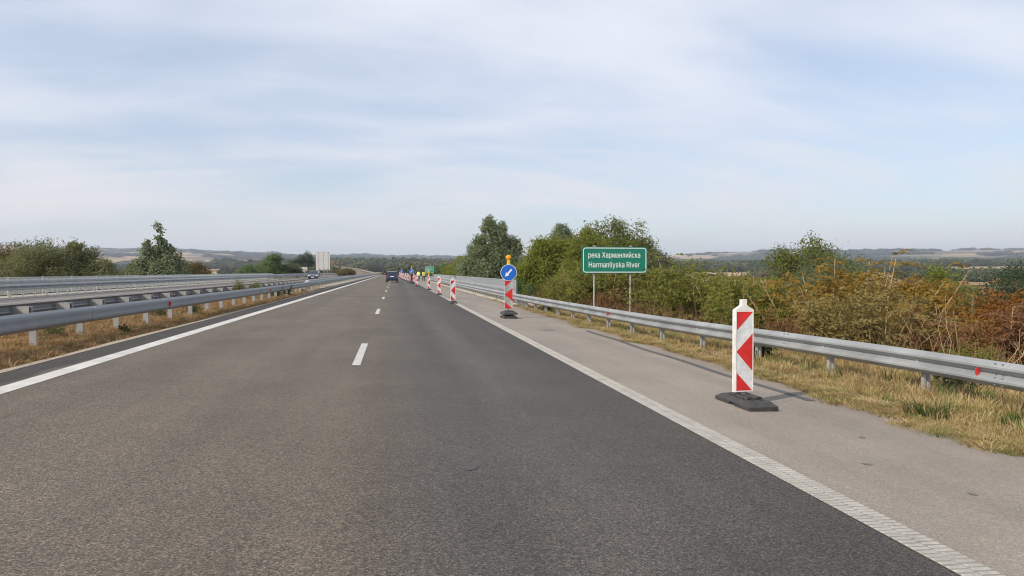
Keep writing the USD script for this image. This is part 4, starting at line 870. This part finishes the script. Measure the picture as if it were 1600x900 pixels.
KINDS = {'sumac_green': ('feathery green', 3), 'sumac_rust': ('rusty brown', 3), 'sumac_olive': ('olive brown', 2), 'sumac_gold': ('golden yellow', 2)}
protos = {}
rng = np.random.default_rng(77)
def shrub_at(kind, X, Y, H, where):
    zg = float(ground_z(np.array(X), np.array(float(Y)))) - .05
    label = f'{KINDS[kind][0]} thicket shrub {where}'
    v = int(rng.integers(KINDS[kind][1])); grp = f'{KINDS[kind][0]} thicket shrubs {where}'
    if (kind, v) not in protos:
        r2_ = np.random.default_rng(500 + len(protos)); t = thing('sumac_shrub', label, 'shrub', (X, Y, zg), 0.0, grp, (H / 2, H / 2, H / 2))
        st, lv = sumac(r2_, 2.0, 1.5, stems=15, fronds=20)
        obj('stems', st, M['dry_stem'], t, smooth=40); obj('foliage', lv, LM[kind], t)
        protos[(kind, v)] = t
    else:
        dup(protos[(kind, v)], 'sumac_shrub', (X, Y, zg), rng.random() * 6.28, label, 'shrub', grp, (H / 2 * 1.08, H / 2 * 1.08, H / 2))
def where_of(X, Y):
    a = X / Y; x = 616 + 1083 * a / (.9855 + .1697 * a)
    z = ('beside the short wire fence', 'left of the river sign', 'between the posts of the river sign', 'just right of the river sign', 'left of the nearest beacon', 'directly behind the nearest beacon',
         'below the dome shaped tree', 'right of the silver bush', 'left of the near red reflector', 'at the right edge')[int(np.searchsorted([840, 925, 990, 1060, 1140, 1230, 1330, 1450, 1520], x))]
    return z + (', front row' if X < 10.4 else ', middle row' if X < 14 else ', back row')
def tgt(X, Y):
    """how tall the thicket stands: crowns end near eye level"""
    zg = float(ground_z(np.array(X), np.array(float(Y)))); return zg
cands = []
for Y in np.arange(6.0, 56, 1.7):
    for X in np.arange(9.4, 21, 1.7):
        if Y > 40 and X > 15: continue
        if X / Y < .19 and Y > 40: continue
        jx, jy = X + rng.normal() * .35, Y + rng.normal() * .35
        if jx < 9.0 + .2 * math.sin(jy * .8) or (abs(jx - 8.9) < .3 and abs(jy - 26) < 2): continue
        if jx / jy > 1.75 or (jx > 13.2 and jx / jy > .80) or (17 < jy < 28.5 and jx < 10.9 and .30 < jx / jy < .52): continue
        cands.append((jx, jy))
kind_rng = np.random.default_rng(15)
for jx, jy in cands:
    zg = float(ground_z(np.array(jx), np.array(jy)))
    nz = float(meshkit.fbm(np.array([jx / 2.2, jy / 2.2, 0.]), 3, 12)) + .05 * rng.normal(); n2 = float(meshkit.fbm(np.array([jx / 2.6 + 40, jy / 2.6, 0.]), 3, 13))
    top = .95 + 2.4 * (n2 - .5) + .5 * rng.normal() - .35 * max(0, (9.8 - jx)) 
    a = jx / jy
    if a > .85: top -= .22
    if .40 < a < .47: top -= .25
    if jx > 14 and a > .95: top -= .3
    if jx > 11.5 and a > .78: top = min(top, 1.08)
    H = float(np.clip(top - zg, .9, 4.0))
    near = jx < 10.6
    u = .8 * kind_rng.random() + .2 * float(np.clip((nz - .32) / .36, 0, 1))
    kind = 'sumac_green' if u < .40 else 'sumac_olive' if u < .54 else 'sumac_rust' if u < .72 else 'sumac_gold'
    if a > .95 and rng.random() < .3: kind = ('sumac_rust', 'sumac_gold')[int(rng.integers(2))]
    if near and kind == 'sumac_gold': kind = ('sumac_rust', 'sumac_green')[int(rng.integers(2))]
    shrub_at(kind, jx, jy, H, where_of(jx, jy))
# dry stalks at the thicket's foot (uncountable)
def stalks(seed, n, xr, yr, hr, lean=.25, r=.005):
    rg_ = np.random.default_rng(seed); V, F = [], []; o = 0
    X = xr[0] + (xr[1] - xr[0]) * rg_.random(n); Y = yr[0] + (yr[1] - yr[0]) * rg_.random(n) ** 1.3; Z = ground_z(X, Y) - .03
    h = hr[0] + (hr[1] - hr[0]) * rg_.random(n); l = rg_.normal(size=(n, 2)) * lean
    base = np.stack([X, Y, Z], 1); mid = base + np.stack([l[:, 0] * h * .4, l[:, 1] * h * .4, h * .55], 1); top = base + np.stack([l[:, 0] * h, l[:, 1] * h, h], 1)
    rr = r * (.7 + .8 * rg_.random(n))
    Vs = []
    for p, k in ((base, 1.), (mid, .8), (top, .25)):
        for q in range(3):
            a = q * 2.094; Vs.append(p + np.stack([rr * k * math.cos(a), rr * k * math.sin(a), 0 * rr], 1))
    V = np.stack(Vs, 1).reshape(-1, 3); i = np.arange(n)[:, None] * 9; f = []
    for lv in (0, 3):
        for q in range(3):
            a, b = lv + q, lv + (q + 1) % 3
            f += [i + [a, b, b + 3], i + [a, b + 3, a + 3]]
    return V, np.concatenate(f)
M['stalk'] = mat('stalks', {'geo': ('geometry', {}), 'r': ('rgb_ramp', {'ramp': [(0, (0.24, 0.14, 0.075)), (.5, (0.42, 0.30, 0.165)), (1, (0.56, 0.45, 0.28))]}), 'p': ('principled_bsdf', {'roughness': .8})}, [('geo.random_per_island', 'r.fac'), ('r.color', 'p.base_color')])
V1, F1 = stalks(5, 1700, (8.2, 9.9), (5.5, 42), (.3, .85)); V2, F2 = stalks(6, 130, (9, 12), (6, 40), (.8, 1.5), .3)
tag(obj('dry_stalks', (np.vstack([V1, V2]), np.vstack([F1, F2 + len(V1)])), M['stalk']), 'dry brown stalks at the foot of the roadside thicket', 'dry stalks', None, 'stuff')
def dead_stem(label, X, Y, ends, name='dead_stem'):
    rg_ = np.random.default_rng(int(X * 100)); zg = float(ground_z(np.array(X), np.array(Y)))
    t = thing(name, label, 'dead stem', (X, Y, zg - .05)); st = []
    for i, (dx, dz, r) in enumerate(ends):
        e = np.array([dx, .1 * rg_.normal(), dz]); st.append(limb(rg_, (0, 0, 0), e, r, r * .4, 6, .05))
        for k in range(3):
            u = .45 + .17 * k; st.append(limb(rg_, e * u, e * u + np.array([.16 * (-1) ** k + .05 * dx, .05, .22 - .02 * k]), r * .5, r * .2, 4, .05))
    obj('stem', st[0], M['dry_stem'], t, smooth=40)
    for m_ in st[1:]: obj('twig', m_, M['dry_stem'], t, smooth=40)
dead_stem('bare branching dry stem leaning left above the right guardrail', 8.6, 9.4, [(-.75, 1.15, .007), (-.15, 1.25, .006), (.02, 1.4, .006)])
dead_stem('bare pale dry stem leaning right above the right guardrail', 8.7, 8.6, [(.75, .9, .008), (.35, 1.1, .006)])

# grass tufts as instances (uncountable)
def tuft(rng, n, h, spread, w=.006, lean=.55):
    a = rng.random(n) * 6.283; r = spread * rng.random(n) ** .6; b = np.stack([r * np.cos(a), r * np.sin(a), 0 * r], 1)
    hh = h * (.45 + .65 * rng.random(n)); d = np.stack([np.cos(a), np.sin(a), 0 * a], 1) * (lean * rng.random(n) * hh)[:, None] + rng.normal(size=(n, 3)) * [.12, .12, 0] * hh[:, None]
    sd = unit(np.stack([-np.sin(a + rng.normal(size=n)), np.cos(a + rng.normal(size=n)), 0 * a], 1)) * w
    z = np.array([0, 0, 1.]); p1 = b + d * .35 + z * hh[:, None] * .6; p2 = b + d + z * (hh * (1 - .25 * rng.random(n)))[:, None]
    V = np.stack([b - sd, b + sd, p1 - sd * .8, p1 + sd * .8, p2], 1).reshape(-1, 3); i = np.arange(n)[:, None] * 5
    return V, np.concatenate([i + [0, 1, 3], i + [0, 3, 2], i + [2, 3, 4]])
def instancer(name, label, protos_, pos, rot, scl, pick, kind='stuff', cat='grass'):
    pi = UsdGeom.PointInstancer.Define(stage, f'/World/{name}')
    rel = pi.CreatePrototypesRel()
    for i, (m_, mt) in enumerate(protos_):
        pth = f'/World/{name}/prototypes/clump_{i:03d}'
        usdkit.mesh(stage, pth, m_, mt); rel.AddTarget(pth)
    pi.CreateProtoIndicesAttr(Vt.IntArray.FromNumpy(pick.astype(np.int32)))
    pi.CreatePositionsAttr(Vt.Vec3fArray.FromNumpy(pos.astype(np.float32)))
    q = np.zeros((len(pos), 4)); 
    pi.CreateOrientationsAttr(Vt.QuathArray([Gf.Quath(float(math.cos(a / 2)), 0, 0, float(math.sin(a / 2))) for a in rot]))
    pi.CreateScalesAttr(Vt.Vec3fArray.FromNumpy(scl.astype(np.float32)))
    return tag(pi.GetPrim(), label, cat, None, kind)
rg = np.random.default_rng(9)
TUFT = [tuft(rg, 26, .26, .10, .0045) for _ in range(6)] + [tuft(rg, 22, .38, .07, .004, .35) for _ in range(3)] + [tuft(rg, 30, .13, .13, .004, 1.2) for _ in range(3)]
n = 9500
Y = 2.5 + 52 * rg.random(n) ** 1.9; edge = 5.70 + .10 * np.sin(Y * 1.9) + .06 * np.sin(Y * 5.3)
X = edge + 3.4 * rg.random(n) ** 1.25
keep = meshkit.fbm(np.stack([X * 1.6, Y * 1.6, 0 * X], 1), 3, 3) + .35 * rg.random(n) > .52
X, Y = X[keep], Y[keep]; n = len(X)
h = (.35 + .65 * rg.random(n)) * np.clip(.35 + (X - 5.7) * .4, .3, .9)
Z = ground_z(X, Y) - .01
instancer('dry_grass', 'straw coloured grass on the right verge under the guardrail', [(t, LM['straw_i']) for t in TUFT], np.stack([X, Y, Z], 1), rg.random(n) * 6.28, np.stack([.8 + .5 * h, .8 + .5 * h, h], 1), rg.integers(0, len(TUFT), n))
n = 14000
Y = 3.5 + 56 * rg.random(n) ** 1.6; X = -5.28 - 3.2 * rg.random(n) ** 1.1
keep = (meshkit.fbm(np.stack([X * 1.5, Y * 1.2, 0 * X], 1), 3, 4) + .4 * rg.random(n) > .5); X, Y = X[keep], Y[keep]; n = len(X)
h = (.14 + .30 * rg.random(n)); Z = ground_z(X, Y) - .01
instancer('median_grass', 'short rusty dry grass in the median under the left guardrail', [(t, LM['rust_grass']) for t in TUFT], np.stack([X, Y, Z], 1), rg.random(n) * 6.28, np.stack([.9 + 0 * h, .9 + 0 * h, h], 1), rg.integers(0, len(TUFT), n))
n = 2600
Y = 3.0 + 36 * rg.random(n) ** 1.6; X = 5.82 - .9 * (meshkit.fbm(np.stack([Y * .7, 0 * Y, 0 * Y], 1), 4, 8) - .3) * rg.random(n) ** 1.3 + .1 * rg.random(n); Z = ground_z(X, Y) - .004
Z = np.maximum(Z, xf(X) * (X < 5.74) - 9 * (X >= 5.74))
instancer('dry_litter', 'flattened dry straw littering the edge of the shoulder', [(t, LM['straw_i']) for t in TUFT[9:]], np.stack([X, Y, Z], 1), rg.random(n) * 6.28, np.stack([.9 + 0 * X, .9 + 0 * X, .3 + .3 * rg.random(n)], 1), rg.integers(0, 3, n))
# weeds
def weed(label, X, Y, H, R, mt='weed', seed=0, leaf=.05, n=700):
    rg_ = np.random.default_rng(seed); zg = float(ground_z(np.array(X), np.array(float(Y)))); t = thing('weed_clump', label, 'weed', (X, Y, zg - .02))
    k = 9; st = []; pos = []
    for i in range(k):
        a = rg_.random() * 6.283; e = np.array([math.cos(a) * R * .8 * rg_.random(), math.sin(a) * R * .8 * rg_.random(), H * (.5 + .5 * rg_.random())]); st.append(limb(rg_, (0, 0, 0), e, .006, .002, 4))
        pos.append(e * (.25 + .75 * rg_.random((n // k, 1))) + rg_.normal(size=(n // k, 3)) * R * .2)
    pos = np.vstack(pos); pos[:, 2] = np.abs(pos[:, 2]); m_ = len(pos); nr = unit(rg_.normal(size=(m_, 3)) + [0, 0, .6]); ax = unit(np.cross(nr, rg_.normal(size=(m_, 3))) + [0, 0, .2]); L = leaf * (.6 + .8 * rg_.random(m_))
    obj('stems', cat_(st), M['dry_stem'], t); obj('foliage', leaf_quads(pos, ax, nr, L, L * .45), LM[mt], t)
weed('green weed at the second near post of the left median guardrail', -6.3, 11.6, .38, .28, seed=1)
weed('olive weed tuft in the dry median near the third post', -6.5, 14.5, .32, .35, 'willow', seed=21)
weed('low green weed in the dry median before the red reflector', -5.7, 15.8, .16, .22, seed=22, n=300)
weed('leafy green weed in the lower left corner below the median guardrail', -5.95, 10.6, .2, .14, seed=2, n=250)
weed('bushy green weed under the left median guardrail left of the far posts', -6.5, 20.5, .42, .5, seed=3)
weed('second bushy green weed under the left median guardrail', -6.1, 22.3, .35, .35, seed=4)
weed('dark green weeds at the start of the left bridge kerb', -5.75, 39, .55, .55, 'dark', seed=5, leaf=.08)
weed('dark green weeds left of the left bridge kerb', -5.9, 36, .5, .6, 'weed', seed=6, leaf=.08)
weed('olive bush growing between the two median guardrails', -7.0, 33, .92, .38, 'willow', seed=7, leaf=.08, n=1200)
weed('lower olive bush between the two median guardrails', -7.0, 37, .7, .4, 'willow', seed=8, leaf=.09, n=1400)
weed('dark green weed under the right guardrail by the red reflector', 7.75, 8.3, .42, .42, 'dark', seed=9, leaf=.05, n=900)
t = thing('grass_clump', 'green arching grass clump at the shoulder edge in the lower right', 'grass clump', (6.0, 6.85, float(ground_z(np.array(6.0), np.array(6.85))) - .01))
obj('blades', tuft(np.random.default_rng(4), 150, .24, .22, .005, 1.0), LM['weed'], t); obj('dry_blades', tuft(np.random.default_rng(5), 70, .2, .26, .005, 1.2), LM['straw'], t)
t = thing('grass_clump', 'smaller green grass clump at the right edge below the guardrail', 'grass clump', (6.75, 6.3, float(ground_z(np.array(6.75), np.array(6.3))) - .01))
obj('blades', tuft(np.random.default_rng(6), 110, .22, .2, .005, .9), LM['weed'], t)
weed('green weed under the guardrail left of the nearest beacon', 7.0, 12.2, .36, .4, 'weed', seed=11, leaf=.07)
weed('green weed at the foot of the guardrail behind the arrow beacon', 6.35, 28, .45, .5, 'weed', seed=12, leaf=.08)

# far woods and scrub
def far_clump(rng, n, leaf):
    k = 7; C = np.column_stack([rng.normal(size=(k, 2)) * .28, .35 + .3 * rng.random(k), .26 + .18 * rng.random(k)])
    return crown_leaves(rng, C, n // k, leaf, .8)
rg = np.random.default_rng(21)
FC = [far_clump(rg, 560, .15) for _ in range(7)]
def scatter(n, r0, r1, az0, az1, pw=1.0):
    az = np.radians(az0 + (az1 - az0) * rg.random(n)); r = r0 * (r1 / r0) ** (rg.random(n) ** pw); return r * np.sin(az), r * np.cos(az), r
def zworld(x, y): return ground_z(x - cx(y), y)
def clear_road(x, y, m_=26): return np.abs(x - cx(y) + 7) > m_
x, y, r = scatter(11000, 560, 2300, -32, 48)
dens = meshkit.fbm(np.stack([x / 240, y / 240, 0 * x], 1), 3, 31); az = np.degrees(np.arctan2(x, y))
thr = np.interp(az, [-32, -14, -7, 0, 20, 48], [.60, .56, .38, .36, .41, .41]) + np.where(r < 850, .07, 0)
k = (dens > thr) & (clear_road(x, y) | (y > 1550)); x, y, r = x[k], y[k], r[k]; n = len(x); h = (7 + 7 * rg.random(n)) * np.interp(az[k], [-30, -14, -8, 4, 12, 48], [.9, 1.0, 1.45, 1.45, 1.1, 1.15]) * np.interp(r, [560, 1100], [.62, 1.0])
instancer('distant_forest', 'hazy green wood across the plain and on the rising ground', [(c, LM['forest']) for c in FC], np.stack([x, y, zworld(x, y) - .5], 1), rg.random(n) * 6.28, np.stack([h * 1.25, h * 1.25, h], 1), rg.integers(0, 7, n), cat='forest')
x, y, r = scatter(9000, 2300, 6600, -32, 48, .8)
dens = meshkit.fbm(np.stack([x / 520, y / 300, 0 * x], 1), 4, 37); k = dens > .53; x, y, r = x[k], y[k], r[k]; n = len(x); h = (12 + 13 * rg.random(n))
instancer('hill_woods', 'dark woods and hedges on the far blue hills', [(c, LM['forest']) for c in FC], np.stack([x, y, zworld(x, y) - 1], 1), rg.random(n) * 6.28, np.stack([h * 2.0, h * 2.0, h * .8], 1), rg.integers(0, 7, n), cat='woods')
x, y, r = scatter(5200, 120, 900, -34, 48, .8)
dens = meshkit.fbm(np.stack([x / 60, y / 60, 0 * x], 1), 3, 41); k = (dens > np.where(x > 0, .68, .50)) & clear_road(x, y, 32) & ~((x > 0) & (r < 170)); x, y, r = x[k], y[k], r[k]; n = len(x); h = (1.8 + 2.6 * rg.random(n))
instancer('autumn_scrub', 'brown and orange scrub scattered over the plain', [(c, LM['scrub']) for c in FC], np.stack([x, y, zworld(x, y) - .2], 1), rg.random(n) * 6.28, np.stack([h * 1.5, h * 1.5, h], 1), rg.integers(0, 7, n), cat='scrub')

# far farm buildings
M['wall_white'] = plain('white_wall', (0.7, 0.68, 0.63), .8); M['roof_blue'] = plain('blue_roof', (0.25, 0.42, 0.52), .5); M['roof_red'] = plain('pale_roof', (0.62, 0.58, 0.52), .7)
def shed(label, X, Y, w, d, h, rf, roofm):
    z = float(zworld(np.array(X), np.array(float(Y)))) - .5; t = thing('farm_building', label, 'building', (X, Y, z), .2)
    obj('wall', box(-w / 2, w / 2, -d / 2, d / 2, 0, h), M['wall_white'], t)
    obj('roof', extr_y(Polygon([(-w / 2 - .5, h + .01), (w / 2 + .5, h + .01), (w / 2 + .5, h + .3), (0, h + rf), (-w / 2 - .5, h + .3)]), -d / 2 - .5, d / 2 + .5), M[roofm], t)
    obj('door', box(-1.5, 1.5, -d / 2 - .06, -d / 2 - .003, 0, h * .7), M['steel_dark'], t)
    for x in np.arange(-w / 2 + 3, w / 2 - 2, 6.):
        if abs(x) > 3: obj('window', box(x - .8, x + .8, -d / 2 - .06, -d / 2 - .003, h * .4, h * .75), M['glass_dark'], t)
shed('tiny white building below the wood beside the rising far road', -63, 950, 14, 8, 5, 2.5, 'roof_red')
shed('long pale low building behind the shrubs on the left plain', -94, 640, 26, 10, 4, 1.5, 'roof_red')
shed('small blue roofed building at the left end of the long pale building', -107, 600, 9, 8, 6, 2.5, 'roof_blue')

# ------------------------------------------------------------------ haze
HZ = mat('haze', {'v': ('principled_volume', {'color': (0.80, 0.87, 1.0), 'density': 0.00012, 'anisotropy': 0.3})}, [], surface=None, volume='v.volume')
hz = trimesh.creation.box((21000, 21000, 420)); hz.apply_translation((0, 0, 120))
tag(obj('haze', hz, HZ), 'thin bluish autumn haze over the plain', 'haze', None, 'stuff')
